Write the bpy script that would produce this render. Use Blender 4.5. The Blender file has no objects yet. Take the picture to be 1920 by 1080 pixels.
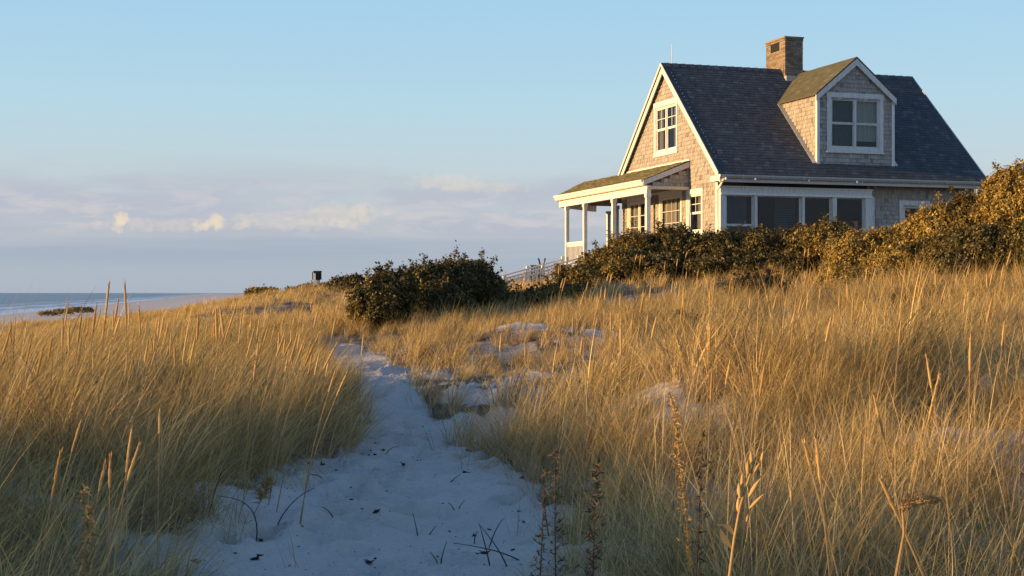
import bpy, math, random
import numpy as np
from mathutils import Vector, Matrix
R = math.radians
rng = np.random.default_rng(7)
random.seed(7)
SC = bpy.context.scene
COL = SC.collection
ZC = 6.0                                   # eye height above the sea
FPX = 2667.0                               # focal length in pixels of the 1920 wide photograph

# ------------------------------------------------------------------ camera
cam = bpy.data.cameras.new('camera'); co = bpy.data.objects.new('camera', cam); COL.objects.link(co)
cam.lens = 50; cam.sensor_width = 36; cam.shift_y = 9/1920
cam.clip_start = 0.05; cam.clip_end = 80000
co.location = (0, 0, ZC); co.rotation_euler = (R(90), 0, 0)
SC.camera = co

# ------------------------------------------------------------------ sky, sun, exposure
SUN = Vector((-1.0, -0.27, 0.0)).normalized()
EL = R(7.0)
SUN = Vector((SUN.x*math.cos(EL), SUN.y*math.cos(EL), math.sin(EL)))
W = bpy.data.worlds.new('World'); SC.world = W; W.use_nodes = True
nt = W.node_tree; nt.nodes.clear()
def N(t, typ, **kw):
    n = t.nodes.new(typ)
    for k, v in kw.items(): setattr(n, k, v)
    return n
def math_(t, op, a, b=None, c=None, clamp=False):
    n = t.nodes.new('ShaderNodeMath'); n.operation = op; n.use_clamp = clamp
    for i, v in enumerate((a, b, c)):
        if v is None: continue
        if isinstance(v, (int, float)): n.inputs[i].default_value = v
        else: t.links.new(v, n.inputs[i])
    return n.outputs[0]
def mix_(t, fac, a, b, mode='MIX'):
    n = t.nodes.new('ShaderNodeMix'); n.data_type = 'RGBA'; n.blend_type = mode
    for i, v in ((0, fac), (6, a), (7, b)):
        if isinstance(v, (int, float)): n.inputs[i].default_value = v
        elif isinstance(v, tuple): n.inputs[i].default_value = (*v, 1)[:4]
        else: t.links.new(v, n.inputs[i])
    return n.outputs[2]
def ramp_(t, fac, stops, interp='LINEAR'):
    n = t.nodes.new('ShaderNodeValToRGB'); n.color_ramp.interpolation = interp
    els = n.color_ramp.elements
    while len(els) < len(stops): els.new(0.5)
    for e, (p, c) in zip(els, stops):
        e.position = p; e.color = (*c, 1)[:4] if isinstance(c, tuple) else (c, c, c, 1)
    t.links.new(fac, n.inputs[0]); return n.outputs[0]
def noise_(t, vec, scale, detail=4, rough=.55, dims='3D', dist=0.0):
    n = t.nodes.new('ShaderNodeTexNoise'); n.noise_dimensions = dims
    n.inputs['Scale'].default_value = scale; n.inputs['Detail'].default_value = detail
    n.inputs['Roughness'].default_value = rough; n.inputs['Distortion'].default_value = dist
    if vec is not None: t.links.new(vec, n.inputs['Vector'])
    return n.outputs[0]
SKY_STRENGTH = 0.098
sky = N(nt, 'ShaderNodeTexSky', sky_type='NISHITA', sun_disc=False)
sky.sun_elevation = EL; sky.sun_rotation = math.atan2(SUN.x, SUN.y)
sky.altitude = 0; sky.air_density = 1.0; sky.dust_density = 0.6; sky.ozone_density = 2.0
tc = N(nt, 'ShaderNodeTexCoord'); sp = N(nt, 'ShaderNodeSeparateXYZ')
nt.links.new(tc.outputs['Generated'], sp.inputs[0])
el = math_(nt, 'MAXIMUM', sp.outputs[2], 0.0)
# evening air: the same gradient all the way round, mixed over the Nishita sky
grad = ramp_(nt, el, [(0.0, (2.55, 2.98, 3.65)), (0.022, (2.55, 3.0, 3.6)), (0.05, (3.1, 3.3, 3.8)), (0.085, (3.4, 4.0, 4.35)),
                      (0.13, (2.95, 4.25, 4.95)), (0.21, (2.35, 3.95, 5.3)), (0.5, (1.15, 2.3, 4.7)), (1.0, (0.55, 1.3, 3.4))])
skc = mix_(nt, 0.86, sky.outputs[0], grad)
# long flat clouds in a low bank
mp = N(nt, 'ShaderNodeMapping'); nt.links.new(tc.outputs['Generated'], mp.inputs[0]); mp.inputs['Scale'].default_value = (6, 6, 30)
n1 = noise_(nt, mp.outputs[0], 1.3, 6, .55, dist=.3)
band = math_(nt, 'MULTIPLY', ramp_(nt, el, [(0.026, 0.0), (0.045, 1.0), (0.072, 1.0), (0.098, 0.0)]), ramp_(nt, n1, [(0.42, 0.0), (0.60, 1.0)]))
skc = mix_(nt, math_(nt, 'MULTIPLY', band, .6), skc, (2.75, 2.90, 3.45))
mp2 = N(nt, 'ShaderNodeMapping'); nt.links.new(tc.outputs['Generated'], mp2.inputs[0]); mp2.inputs['Scale'].default_value = (14, 14, 60); mp2.inputs['Location'].default_value = (3.1, 1.7, .4)
n2 = noise_(nt, mp2.outputs[0], 1.6, 7, .6, dist=.4)
b2 = math_(nt, 'MULTIPLY', ramp_(nt, el, [(0.036, 0.0), (0.047, 1.0), (0.06, 1.0), (0.085, 0.0)]), ramp_(nt, n2, [(0.48, 0.0), (0.62, 1.0)]))
skc = mix_(nt, math_(nt, 'MULTIPLY', b2, .6), skc, (3.85, 3.65, 3.75))
# grey-blue bank low over the horizon
mp3 = N(nt, 'ShaderNodeMapping'); nt.links.new(tc.outputs['Generated'], mp3.inputs[0]); mp3.inputs['Scale'].default_value = (2.5, 2.5, 60)
n3 = noise_(nt, mp3.outputs[0], 1.4, 5, .5)
b3 = math_(nt, 'MULTIPLY', ramp_(nt, el, [(0.012, 0.0), (0.025, 1.0), (0.036, 1.0), (0.045, 0.0)]), ramp_(nt, n3, [(0.38, 0.0), (0.62, 1.0)]))
skc = mix_(nt, math_(nt, 'MULTIPLY', b3, .5), skc, (1.95, 2.35, 3.15))
# two small towering clouds that still catch the sun
nrm = tc.outputs['Generated']
nz = noise_(nt, tc.outputs['Generated'], 170.0, 4, .6)
for px, py, rx, ry, k in ((228, 408, .0046, .0070, .8), (222, 424, .0050, .005, .5), (404, 414, .0085, .0060, .8), (310, 422, .055, .0050, .30), (640, 402, .032, .0095, .30), (560, 420, .05, .005, .25), (835, 340, .030, .0060, .30), (905, 352, .04, .004, .22), (378, 424, .009, .0040, .6), (455, 414, .012, .006, .28), (675, 398, .008, .006, .3)):
    d = Vector(((px-960)/FPX, 1, (549-py)/FPX)).normalized()
    dx = math_(nt, 'DIVIDE', math_(nt, 'SUBTRACT', sp.outputs[0], d.x), rx)
    dz = math_(nt, 'DIVIDE', math_(nt, 'SUBTRACT', sp.outputs[2], d.z), ry)
    rr = math_(nt, 'ADD', math_(nt, 'MULTIPLY', dx, dx), math_(nt, 'MULTIPLY', dz, dz))
    rr = math_(nt, 'ADD', rr, math_(nt, 'MULTIPLY', math_(nt, 'SUBTRACT', nz, .5), 3.2))
    front = math_(nt, 'GREATER_THAN', sp.outputs[1], 0.0)
    m = math_(nt, 'MULTIPLY', math_(nt, 'MULTIPLY', ramp_(nt, rr, [(0.1, .9), (1.0, 0.0)]), front), k)
    skc = mix_(nt, m, skc, (5.1, 4.3, 3.2))
bg = N(nt, 'ShaderNodeBackground'); bg.inputs[1].default_value = SKY_STRENGTH
nt.links.new(skc, bg.inputs[0]); wo = N(nt, 'ShaderNodeOutputWorld'); nt.links.new(bg.outputs[0], wo.inputs[0])

sl = bpy.data.lights.new('sun', 'SUN'); so = bpy.data.objects.new('sun', sl); COL.objects.link(so)
sl.energy = 5.0; sl.angle = R(0.6); sl.color = (1.0, 0.62, 0.25)
so.location = (-30, -10, 30)
so.rotation_euler = (-SUN).to_track_quat('-Z', 'Y').to_euler()
SC.view_settings.view_transform = 'Standard'; SC.view_settings.look = 'None'
SC.view_settings.exposure = 0.80; SC.view_settings.gamma = 1.0; SC.view_settings.use_curve_mapping = False
SC.render.engine = 'CYCLES'
SC.cycles.use_denoising = True
SC.cycles.max_bounces = 6; SC.cycles.diffuse_bounces = 3; SC.cycles.glossy_bounces = 3; SC.cycles.transparent_max_bounces = 12
SC.cycles.caustics_reflective = False; SC.cycles.caustics_refractive = False

# ------------------------------------------------------------------ helpers
def tag(o, label=None, cat=None, group=None, kind=None):
    if label: o['label'] = label
    if cat: o['category'] = cat
    if group: o['group'] = group
    if kind: o['kind'] = kind
    return o
def link(name, me, mat=None, parent=None):
    if mat is not None and not me.materials:
        for m_ in (mat if isinstance(mat, (list, tuple)) else [mat]): me.materials.append(m_)
    o = bpy.data.objects.new(name, me); COL.objects.link(o)
    if parent is not None: o.parent = parent
    return o
def empty(name, loc, rz=0, **kw):
    o = bpy.data.objects.new(name, None); COL.objects.link(o); o.location = loc; o.rotation_euler = (0, 0, rz)
    o.empty_display_size = .2
    return tag(o, **kw)
def np_mesh(name, V, F, attrs=None, smooth=False, mat_idx=None):
    """F: (n,3) or (n,4) int array, or a list of such arrays"""
    if not isinstance(F, (list, tuple)): F = [F]
    me = bpy.data.meshes.new(name)
    V = np.ascontiguousarray(V, dtype=np.float32)
    loops = np.concatenate([f.ravel() for f in F]).astype(np.int32)
    tot = np.concatenate([np.full(len(f), f.shape[1], np.int32) for f in F])
    st = np.concatenate([[0], np.cumsum(tot)[:-1]]).astype(np.int32)
    me.vertices.add(len(V)); me.vertices.foreach_set('co', V.ravel())
    me.loops.add(len(loops)); me.loops.foreach_set('vertex_index', loops)
    me.polygons.add(len(tot)); me.polygons.foreach_set('loop_start', st)
    me.polygons.foreach_set('use_smooth', np.full(len(tot), smooth))
    if mat_idx is not None: me.polygons.foreach_set('material_index', np.asarray(mat_idx, np.int32))
    me.update(calc_edges=True)
    for k, a in (attrs or {}).items():
        at = me.attributes.new(k, 'FLOAT', 'POINT'); at.data.foreach_set('value', np.ascontiguousarray(a, dtype=np.float32))
    return me
class MB:
    def __init__(s): s.v = []; s.f = []; s.a = []
    def poly(s, pts, rnd=None):
        b = len(s.v); s.v += [tuple(p) for p in pts]; s.f.append(tuple(range(b, b+len(pts)))); s.a += [rnd if rnd is not None else 0.5]*len(pts)
    def box(s, a, b, rnd=None, M=None):
        x0, x1 = sorted((a[0], b[0])); y0, y1 = sorted((a[1], b[1])); z0, z1 = sorted((a[2], b[2]))
        p = [(x0,y0,z0),(x1,y0,z0),(x1,y1,z0),(x0,y1,z0),(x0,y0,z1),(x1,y0,z1),(x1,y1,z1),(x0,y1,z1)]
        s.hexa(p, rnd, M)
    def hexa(s, p, rnd=None, M=None):
        if M is not None: p = [tuple(M @ Vector(q)) for q in p]
        b = len(s.v); s.v += [tuple(q) for q in p]
        for f in ((0,3,2,1),(4,5,6,7),(0,1,5,4),(1,2,6,5),(2,3,7,6),(3,0,4,7)): s.f.append(tuple(b+i for i in f))
        s.a += [rnd if rnd is not None else random.random()]*8
    def extrude(s, pts, d, rnd=None):
        """closed polygon pts (3-D) pushed along d"""
        n = len(pts); b = len(s.v); d = Vector(d)
        s.v += [tuple(p) for p in pts] + [tuple(Vector(p)+d) for p in pts]
        s.f.append(tuple(b+i for i in range(n))[::-1]); s.f.append(tuple(b+n+i for i in range(n)))
        for i in range(n):
            j = (i+1) % n; s.f.append((b+i, b+j, b+n+j, b+n+i))
        s.a += [rnd if rnd is not None else .5]*(2*n)
    def beam(s, p, q, w, h, up=(0,0,1), rnd=None):
        p = Vector(p); q = Vector(q); d = (q-p).normalized(); upv = Vector(up)
        sx = d.cross(upv).normalized(); uz = sx.cross(d).normalized()
        a = [p - sx*w/2 - uz*h/2, p + sx*w/2 - uz*h/2, q + sx*w/2 - uz*h/2, q - sx*w/2 - uz*h/2]
        s.hexa([*a, *[v + uz*h for v in a]], rnd)
    def tube(s, pts, rad, n=6, rnd=None, cap=True):
        pts = [Vector(p) for p in pts]
        if isinstance(rad, (int, float)): rad = [rad]*len(pts)
        b = len(s.v)
        for i, p in enumerate(pts):
            d = (pts[min(i+1, len(pts)-1)] - pts[max(i-1, 0)]).normalized()
            up = Vector((0,0,1)) if abs(d.z) < .9 else Vector((1,0,0))
            x = d.cross(up).normalized(); y = d.cross(x).normalized()
            for k in range(n):
                t = 2*math.pi*k/n; s.v.append(tuple(p + (x*math.cos(t) + y*math.sin(t))*rad[i]))
        for i in range(len(pts)-1):
            for k in range(n):
                k2 = (k+1) % n; s.f.append((b+i*n+k, b+i*n+k2, b+(i+1)*n+k2, b+(i+1)*n+k))
        if cap: s.f.append(tuple(b+k for k in range(n))); s.f.append(tuple(b+(len(pts)-1)*n+k for k in range(n))[::-1])
        s.a += [rnd if rnd is not None else .5]*(n*len(pts))
    def ball(s, c, r, M=None, nu=8, nv=6, bump=0, rnd=None):
        b = len(s.v); c = Vector(c)
        if isinstance(r, (int, float)): r = (r, r, r)
        for i in range(nv+1):
            th_ = math.pi*i/nv
            for k in range(nu):
                ph = 2*math.pi*k/nu; q = 1 + random.uniform(-bump, bump)
                v = Vector((r[0]*math.sin(th_)*math.cos(ph)*q, r[1]*math.sin(th_)*math.sin(ph)*q, r[2]*math.cos(th_)*q))
                if M is not None: v = M @ v
                s.v.append(tuple(c+v))
        for i in range(nv):
            for k in range(nu):
                k2 = (k+1) % nu; s.f.append((b+i*nu+k, b+(i+1)*nu+k, b+(i+1)*nu+k2, b+i*nu+k2))
        s.a += [rnd if rnd is not None else .5]*(nu*(nv+1))
    def build(s, name, mat, parent=None, smooth=False, off=(0,0,0)):
        me = bpy.data.meshes.new(name)
        me.from_pydata([(v[0]+off[0], v[1]+off[1], v[2]+off[2]) for v in s.v], [], s.f)
        at = me.attributes.new('rnd', 'FLOAT', 'POINT'); at.data.foreach_set('value', np.array(s.a, dtype=np.float32))
        if smooth: me.polygons.foreach_set('use_smooth', np.ones(len(me.polygons), bool))
        me.update()
        return link(name, me, mat, parent)

def vnoise(x, y, seed=0):
    """smooth value noise in 0..1, vectorised"""
    r_ = np.random.default_rng(seed).random((256, 256))
    xi = np.floor(x).astype(int); yi = np.floor(y).astype(int); fx = x-xi; fy = y-yi
    fx = fx*fx*(3-2*fx); fy = fy*fy*(3-2*fy)
    a = r_[xi % 256, yi % 256]; b = r_[(xi+1) % 256, yi % 256]; c = r_[xi % 256, (yi+1) % 256]; d = r_[(xi+1) % 256, (yi+1) % 256]
    return (a*(1-fx)+b*fx)*(1-fy) + (c*(1-fx)+d*fx)*fy
def fbm(x, y, s, octs=4, seed=0):
    t = 0; amp = 1; tot = 0
    for o in range(octs):
        t = t + amp*vnoise(x*s*2**o+17.3*o, y*s*2**o+5.1*o, seed+o); tot += amp; amp *= .5
    return t/tot
def sstep(x, a, b):
    t = np.clip((x-a)/(b-a), 0, 1); return t*t*(3-2*t)

# ------------------------------------------------------------------ materials
def mat(name, build):
    m = bpy.data.materials.new(name); m.use_nodes = True; t = m.node_tree; t.nodes.clear()
    out = N(t, 'ShaderNodeOutputMaterial'); sh = build(t); t.links.new(sh, out.inputs[0]); return m
def principled(t, col, rough=.6, bump=None, bstr=.3, bdist=.01, spec=.3, **kw):
    p = N(t, 'ShaderNodeBsdfPrincipled')
    if isinstance(col, tuple): p.inputs['Base Color'].default_value = (*col, 1)
    else: t.links.new(col, p.inputs['Base Color'])
    if isinstance(rough, (int, float)): p.inputs['Roughness'].default_value = rough
    else: t.links.new(rough, p.inputs['Roughness'])
    p.inputs['Specular IOR Level'].default_value = spec
    for k, v in kw.items(): p.inputs[k].default_value = v
    if bump is not None:
        b = N(t, 'ShaderNodeBump'); b.inputs['Strength'].default_value = bstr; b.inputs['Distance'].default_value = bdist
        t.links.new(bump, b.inputs['Height']); t.links.new(b.outputs[0], p.inputs['Normal'])
    return p.outputs[0]
def attr(t, name):
    n = N(t, 'ShaderNodeAttribute'); n.attribute_name = name; return n.outputs['Fac']
def ocoord(t): return N(t, 'ShaderNodeTexCoord').outputs['Object']
def gcoord(t): return N(t, 'ShaderNodeNewGeometry').outputs['Position']

def m_sand(t):
    p = gcoord(t); a = noise_(t, p, 1.1, 5); b = noise_(t, p, 90, 3, .7); c = noise_(t, p, 9, 5, .6)
    col = mix_(t, a, (.50, .445, .365), (.62, .56, .47))
    col = mix_(t, math_(t, 'MULTIPLY', ramp_(t, b, [(.60, 0.0), (.72, 1.0)]), .5), col, (.22, .18, .14))
    h = math_(t, 'ADD', math_(t, 'ADD', math_(t, 'MULTIPLY', c, 1.2), math_(t, 'MULTIPLY', noise_(t, p, 26, 4, .65), .8)), math_(t, 'MULTIPLY', b, .3))
    lit = math_(t, 'MULTIPLY', ramp_(t, attr(t, 'thatch_shade'), [(.35, 0.0), (.8, 1.0)]), ramp_(t, c, [(.30, .55), (.55, 1.0)]))
    col = mix_(t, lit, col, mix_(t, noise_(t, p, 35, 3), (.07, .055, .035), (.20, .15, .09)))      # dead thatch brown that also paints the shade between the stems
    return principled(t, col, .95, h, 1.0, .035, .1)
def m_straw_ground(t): return m_sand(t)
M = {}
M['sand'] = mat('sand', m_sand)
M['grass'] = None
def m_grass(t, dark=(.15, .11, .06), mid=(.50, .34, .105), light=(.88, .62, .215), tr=.35):
    r_ = attr(t, 'rnd'); h = attr(t, 'along')
    oi = N(t, 'ShaderNodeObjectInfo').outputs['Random']
    v = math_(t, 'ADD', math_(t, 'MULTIPLY', r_, .75), math_(t, 'MULTIPLY', oi, .3))
    col = ramp_(t, v, [(0.10, dark), (0.50, mid), (0.85, light), (1.0, (.86, .66, .38))])
    base = mix_(t, .55, col, (.34, .28, .225))
    col = mix_(t, ramp_(t, h, [(0.0, 0.0), (0.55, 1.0)]), base, col)
    d = N(t, 'ShaderNodeBsdfDiffuse'); t.links.new(col, d.inputs[0])
    g = N(t, 'ShaderNodeBsdfTranslucent'); t.links.new(col, g.inputs[0])
    s = N(t, 'ShaderNodeMixShader'); s.inputs[0].default_value = tr
    t.links.new(d.outputs[0], s.inputs[1]); t.links.new(g.outputs[0], s.inputs[2])
    gl = N(t, 'ShaderNodeBsdfGlossy'); gl.inputs['Roughness'].default_value = .45; gl.inputs[0].default_value = (.9, .85, .75, 1)
    s2 = N(t, 'ShaderNodeMixShader'); s2.inputs[0].default_value = .04
    t.links.new(s.outputs[0], s2.inputs[1]); t.links.new(gl.outputs[0], s2.inputs[2]); return s2.outputs[0]
M['grass'] = mat('beach_grass', m_grass)
def m_leaf(c0, c1, c2):
    def f(t):
        r_ = attr(t, 'rnd'); col = ramp_(t, r_, [(0.0, c0), (0.55, c1), (1.0, c2)])
        d = N(t, 'ShaderNodeBsdfDiffuse'); t.links.new(col, d.inputs[0])
        g = N(t, 'ShaderNodeBsdfTranslucent'); t.links.new(col, g.inputs[0])
        s = N(t, 'ShaderNodeMixShader'); s.inputs[0].default_value = .2
        t.links.new(d.outputs[0], s.inputs[1]); t.links.new(g.outputs[0], s.inputs[2])
        gl = N(t, 'ShaderNodeBsdfGlossy'); gl.inputs['Roughness'].default_value = .4
        s2 = N(t, 'ShaderNodeMixShader'); s2.inputs[0].default_value = .018
        t.links.new(s.outputs[0], s2.inputs[1]); t.links.new(gl.outputs[0], s2.inputs[2]); return s2.outputs[0]
    return f
M['leaf_dark'] = mat('dark_shrub_leaf', m_leaf((.024, .024, .008), (.12, .094, .026), (.50, .34, .11)))
M['leaf_brown'] = mat('russet_shrub_leaf', m_leaf((.06, .048, .012), (.19, .135, .035), (.48, .34, .11)))
M['leaf_tan'] = mat('tan_shrub_leaf', m_leaf((.13, .09, .02), (.38, .26, .06), (.70, .50, .16)))
M['leaf_low'] = mat('low_scrub_leaf', m_leaf((.04, .035, .014), (.09, .065, .026), (.20, .14, .06)))
M['bark'] = mat('grey_bark', lambda t: principled(t, mix_(t, noise_(t, gcoord(t), 20), (.06, .045, .03), (.14, .11, .08)), .9))
def m_wallshingle(t):
    r_ = attr(t, 'rnd'); n = noise_(t, ocoord(t), 2.2, 5); f = noise_(t, ocoord(t), 40, 3)
    col = ramp_(t, r_, [(0.0, (.19, .17, .15)), (.12, (.31, .28, .245)), (.88, (.385, .35, .305)), (1.0, (.44, .405, .355))])
    col = mix_(t, math_(t, 'MULTIPLY', ramp_(t, n, [(.4, 0.0), (.7, 1.0)]), .3), col, (.30, .265, .23))
    return principled(t, col, .9, f, .3, .004, .15)
M['wall_shingle'] = mat('weathered_cedar_shingle', m_wallshingle)
def m_roofshingle(t):
    r_ = attr(t, 'rnd'); f = noise_(t, ocoord(t), 120, 2)
    mp_ = N(t, 'ShaderNodeMapping'); t.links.new(ocoord(t), mp_.inputs[0]); mp_.inputs['Scale'].default_value = (2.2, .35, .35)
    n = ramp_(t, noise_(t, mp_.outputs[0], 1.6, 5, .6), [(.35, 0.0), (.7, 1.0)])
    col = ramp_(t, r_, [(0.0, (.045, .048, .050)), (.6, (.075, .076, .075)), (.85, (.097, .098, .096)), (1.0, (.125, .13, .132))])
    col = mix_(t, math_(t, 'MULTIPLY', n, .38), col, (.105, .105, .095))
    return principled(t, col, .9, f, .3, .002, .2)
M['roof_shingle'] = mat('charcoal_roof_shingle', m_roofshingle)
M['sunlit_shingle'] = mat('sunlit_roof_shingle', lambda t: principled(t, ramp_(t, attr(t, 'rnd'), [(0.0, (.085, .08, .045)), (.6, (.125, .115, .065)), (1.0, (.17, .155, .09))]), .9, noise_(t, ocoord(t), 120, 2), .3, .002, .2))  # lighter, browner roof shingle: sunlight put into the colour
def m_paint(c, d):
    def f(t):
        mp_ = N(t, 'ShaderNodeMapping'); t.links.new(ocoord(t), mp_.inputs[0]); mp_.inputs['Scale'].default_value = (7, 7, 1.2)
        n = noise_(t, mp_.outputs[0], 3, 6, .65); return principled(t, mix_(t, ramp_(t, n, [(.40, 0.0), (.70, .85)]), c, d), .55, noise_(t, ocoord(t), 30, 3), .12, .003, .35)
    return f
M['white'] = mat('white_trim_paint', m_paint((.76, .74, .69), (.58, .55, .49)))
M['shade_white'] = mat('shaded_white_paint', m_paint((.66, .64, .60), (.45, .42, .37)))  # trim white with shade put into its colour, plus dirt streaks
M['cream'] = mat('cream_door_paint', m_paint((.62, .57, .46), (.5, .44, .34)))
M['gutter'] = mat('aluminium_gutter', lambda t: principled(t, mix_(t, noise_(t, ocoord(t), 3, 5), (.50, .48, .44), (.34, .31, .26)), .45, spec=.5))
M['soffit'] = mat('dark_wood_soffit', lambda t: principled(t, (.10, .08, .06), .8))
M['sheathing'] = mat('brown_sheathing', lambda t: principled(t, (.10, .075, .05), .9))
M['brick'] = mat('brown_chimney_brick', lambda t: principled(t, ramp_(t, attr(t, 'rnd'), [(0.0, (.15, .11, .08)), (.5, (.22, .165, .115)), (1.0, (.29, .225, .16))]), .9, noise_(t, ocoord(t), 60, 3), .4, .004))
M['mortar'] = mat('lime_mortar', lambda t: principled(t, (.26, .21, .15), .95, noise_(t, ocoord(t), 80, 3), .4, .003))
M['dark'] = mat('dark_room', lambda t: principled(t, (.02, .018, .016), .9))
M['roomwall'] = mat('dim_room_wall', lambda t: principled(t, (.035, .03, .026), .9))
M['curtain'] = mat('pale_curtain', lambda t: principled(t, (.52, .49, .44), .9))
M['tan_curtain'] = mat('tan_curtain', lambda t: principled(t, mix_(t, noise_(t, ocoord(t), 4), (.42, .30, .16), (.55, .42, .25)), .9))
M['screen'] = mat('insect_screen', lambda t: principled(t, (.07, .08, .09), .6))
M['blackmetal'] = mat('black_metal', lambda t: principled(t, (.012, .012, .014), .5))
M['bulb'] = mat('white_globe_glass', lambda t: principled(t, (.85, .85, .82), .15, spec=.6))
def m_glass(t):
    g = N(t, 'ShaderNodeBsdfGlossy'); g.inputs['Roughness'].default_value = .03; g.inputs[0].default_value = (.40, .43, .48, 1)
    tr = N(t, 'ShaderNodeBsdfTransparent'); tr.inputs[0].default_value = (.80, .83, .83, 1)
    fr = N(t, 'ShaderNodeLayerWeight'); fr.inputs[0].default_value = .5
    b = N(t, 'ShaderNodeBump'); b.inputs['Strength'].default_value = .05; b.inputs['Distance'].default_value = .05
    t.links.new(noise_(t, ocoord(t), 2.5, 2), b.inputs['Height']); t.links.new(b.outputs[0], g.inputs['Normal'])
    s = N(t, 'ShaderNodeMixShader'); t.links.new(math_(t, 'ADD', math_(t, 'MULTIPLY', math_(t, 'POWER', fr.outputs['Facing'], 4.0), .8), .045, clamp=True), s.inputs[0])
    t.links.new(tr.outputs[0], s.inputs[1]); t.links.new(g.outputs[0], s.inputs[2]); return s.outputs[0]
M['glass'] = mat('window_glass', m_glass)
M['straw'] = mat('seed_head_straw', lambda t: principled(t, ramp_(t, attr(t, 'rnd'), [(0.0, (.26, .15, .055)), (.5, (.46, .28, .10)), (1.0, (.60, .40, .17))]), .8, spec=.1))
M['stem'] = mat('dry_stem', lambda t: principled(t, mix_(t, noise_(t, gcoord(t), 30), (.24, .16, .07), (.40, .28, .13)), .8))
M['dead'] = mat('dead_plant_brown', lambda t: principled(t, ramp_(t, attr(t, 'rnd'), [(0.0, (.035, .028, .018)), (.6, (.10, .075, .045)), (1.0, (.22, .16, .09))]), .9))
M['weed'] = mat('dry_seaweed', lambda t: principled(t, (.022, .018, .014), .8))
M['gold'] = mat('dried_goldenrod', lambda t: principled(t, mix_(t, noise_(t, gcoord(t), 60), (.26, .15, .05), (.50, .34, .14)), .9))

# ------------------------------------------------------------------ terrain
def shore_x(Y): return -60 - .205*Y
CP = np.array([(-6,2,-1.1),(-3,3,-1.22),(0,0,-1.4),(0,3,-1.38),(3,2,-1.3),(6,2,-1.0),(0,7,-1.36),(-.9,9,-1.34),(-.5,11.5,-1.30),(-1.2,14.4,-1.24),
 (-1.75,18,-1.13),(-2.7,23,-1.02),(-3.6,28,-.88),(-3,7,-1.15),(-5,10,-1.08),(-3.2,11,-1.15),(-3.6,14,-1.05),(-6,16,-1.1),(-5,20,-1.08),(-9,25,-1.32),
 (-8,20,-1.2),(-11,30,-1.4),(-14,38,-1.7),(-18,45,-2.3),(-6,30,-1.05),(-9,38,-1.0),(-10.5,45,-.85),(-8,45,-.5),(-11,55,-.45),(-9,60,.05),(-15,60,-1.1),
 (-22,60,-2.0),(-30,50,-3),(-12,2,.18),(-13,5,-.1),(-13,8,-.6),(-16,14,-1.2),(-13,-3,.35),(-16,2,.3),(-26,8,-.8),(-17,24,-1.7),(-30,20,-2.5),(-7,4,-.9),(-9,12,-.95),  # includes the unseen dune left of view, raised to shade the foreground
 (1.2,8,-1.27),(1.5,11,-1.1),(3,7,-1.12),(3,12,-1.0),(.8,13,-1.08),(-.3,16,-1.12),(-.2,20,-.88),(.3,22,-.60),(1.2,22,-.62),(1.1,12.9,-.90),(-1,24,-1.0),(-.2,25,-.92),(-1.8,26,-1.0),(3,16,-.92),(5,20,-.70),
 (4,26,-.42),(7,24,-.45),(9,26,-.08),(6,30,-.12),(2,30,-.45),(-1,30,-.72),(-1.5,34,-.5),(-2.8,29,-.85),(-.4,36,-.3),(0,39,-.1),(3,36,.1),(8,34,.3),
 (10,30,.3),(13,30,.5),(6,42,.65),(12,45,.8),(8,55,.7),(0,48,-.35),(-2,42,-.4),(-4,55,.15),(-6,65,.15),(-8,57,.10),(5,70,0),(15,70,.3),(20,30,.8),(25,45,.8),
 (12,18,-.1),(8,12,-.6),(14,8,-.2),(20,15,.3),(6,7,-.9),(0,-8,-1.3),(15,-8,-.3),(4,52,.5),(40,40,.5),(40,10,.3),(-30,-8,-1),(1.6,47,.1)], float)
def _k(a, b): return np.sqrt((a[:, None, 0]-b[None, :, 0])**2 + (a[:, None, 1]-b[None, :, 1])**2 + 1.2**2)
_A = np.block([[_k(CP, CP) , np.ones((len(CP), 1))], [np.ones((1, len(CP))), np.zeros((1, 1))]])
_W = np.linalg.solve(_A, np.append(CP[:, 2], 0))
PATH = np.array([(-.15, 1), (-.45, 4), (-.77, 7), (-.88, 9), (-.90, 11.5), (-1.18, 14.4), (-1.85, 18), (-2.7, 23), (-3.2, 26.5)], float)
PATHW = np.array([.5, .65, .98, .98, .52, .27, .42, .35, .2])
def path_d(x, y):
    """distance beyond the edge of the sand path (negative on it)"""
    best = np.full(np.shape(x), 1e9)
    for i in range(len(PATH)-1):
        a, b = PATH[i], PATH[i+1]; d = b-a
        t = np.clip(((x-a[0])*d[0]+(y-a[1])*d[1])/(d@d), 0, 1)
        q = np.hypot(x-a[0]-t*d[0], y-a[1]-t*d[1]) - (PATHW[i]*(1-t)+PATHW[i+1]*t)
        best = np.minimum(best, q)
    return best
DIMPLES = []
for _ in range(420):
    yy = rng.uniform(4.5, 20); xx = np.interp(yy, PATH[:, 1], PATH[:, 0]) + rng.uniform(-1, 1)*2.0
    DIMPLES.append((xx, yy, rng.uniform(.06, .17), rng.uniform(.07, .20), rng.uniform(.016, .05), rng.uniform(0, math.pi)))
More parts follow.
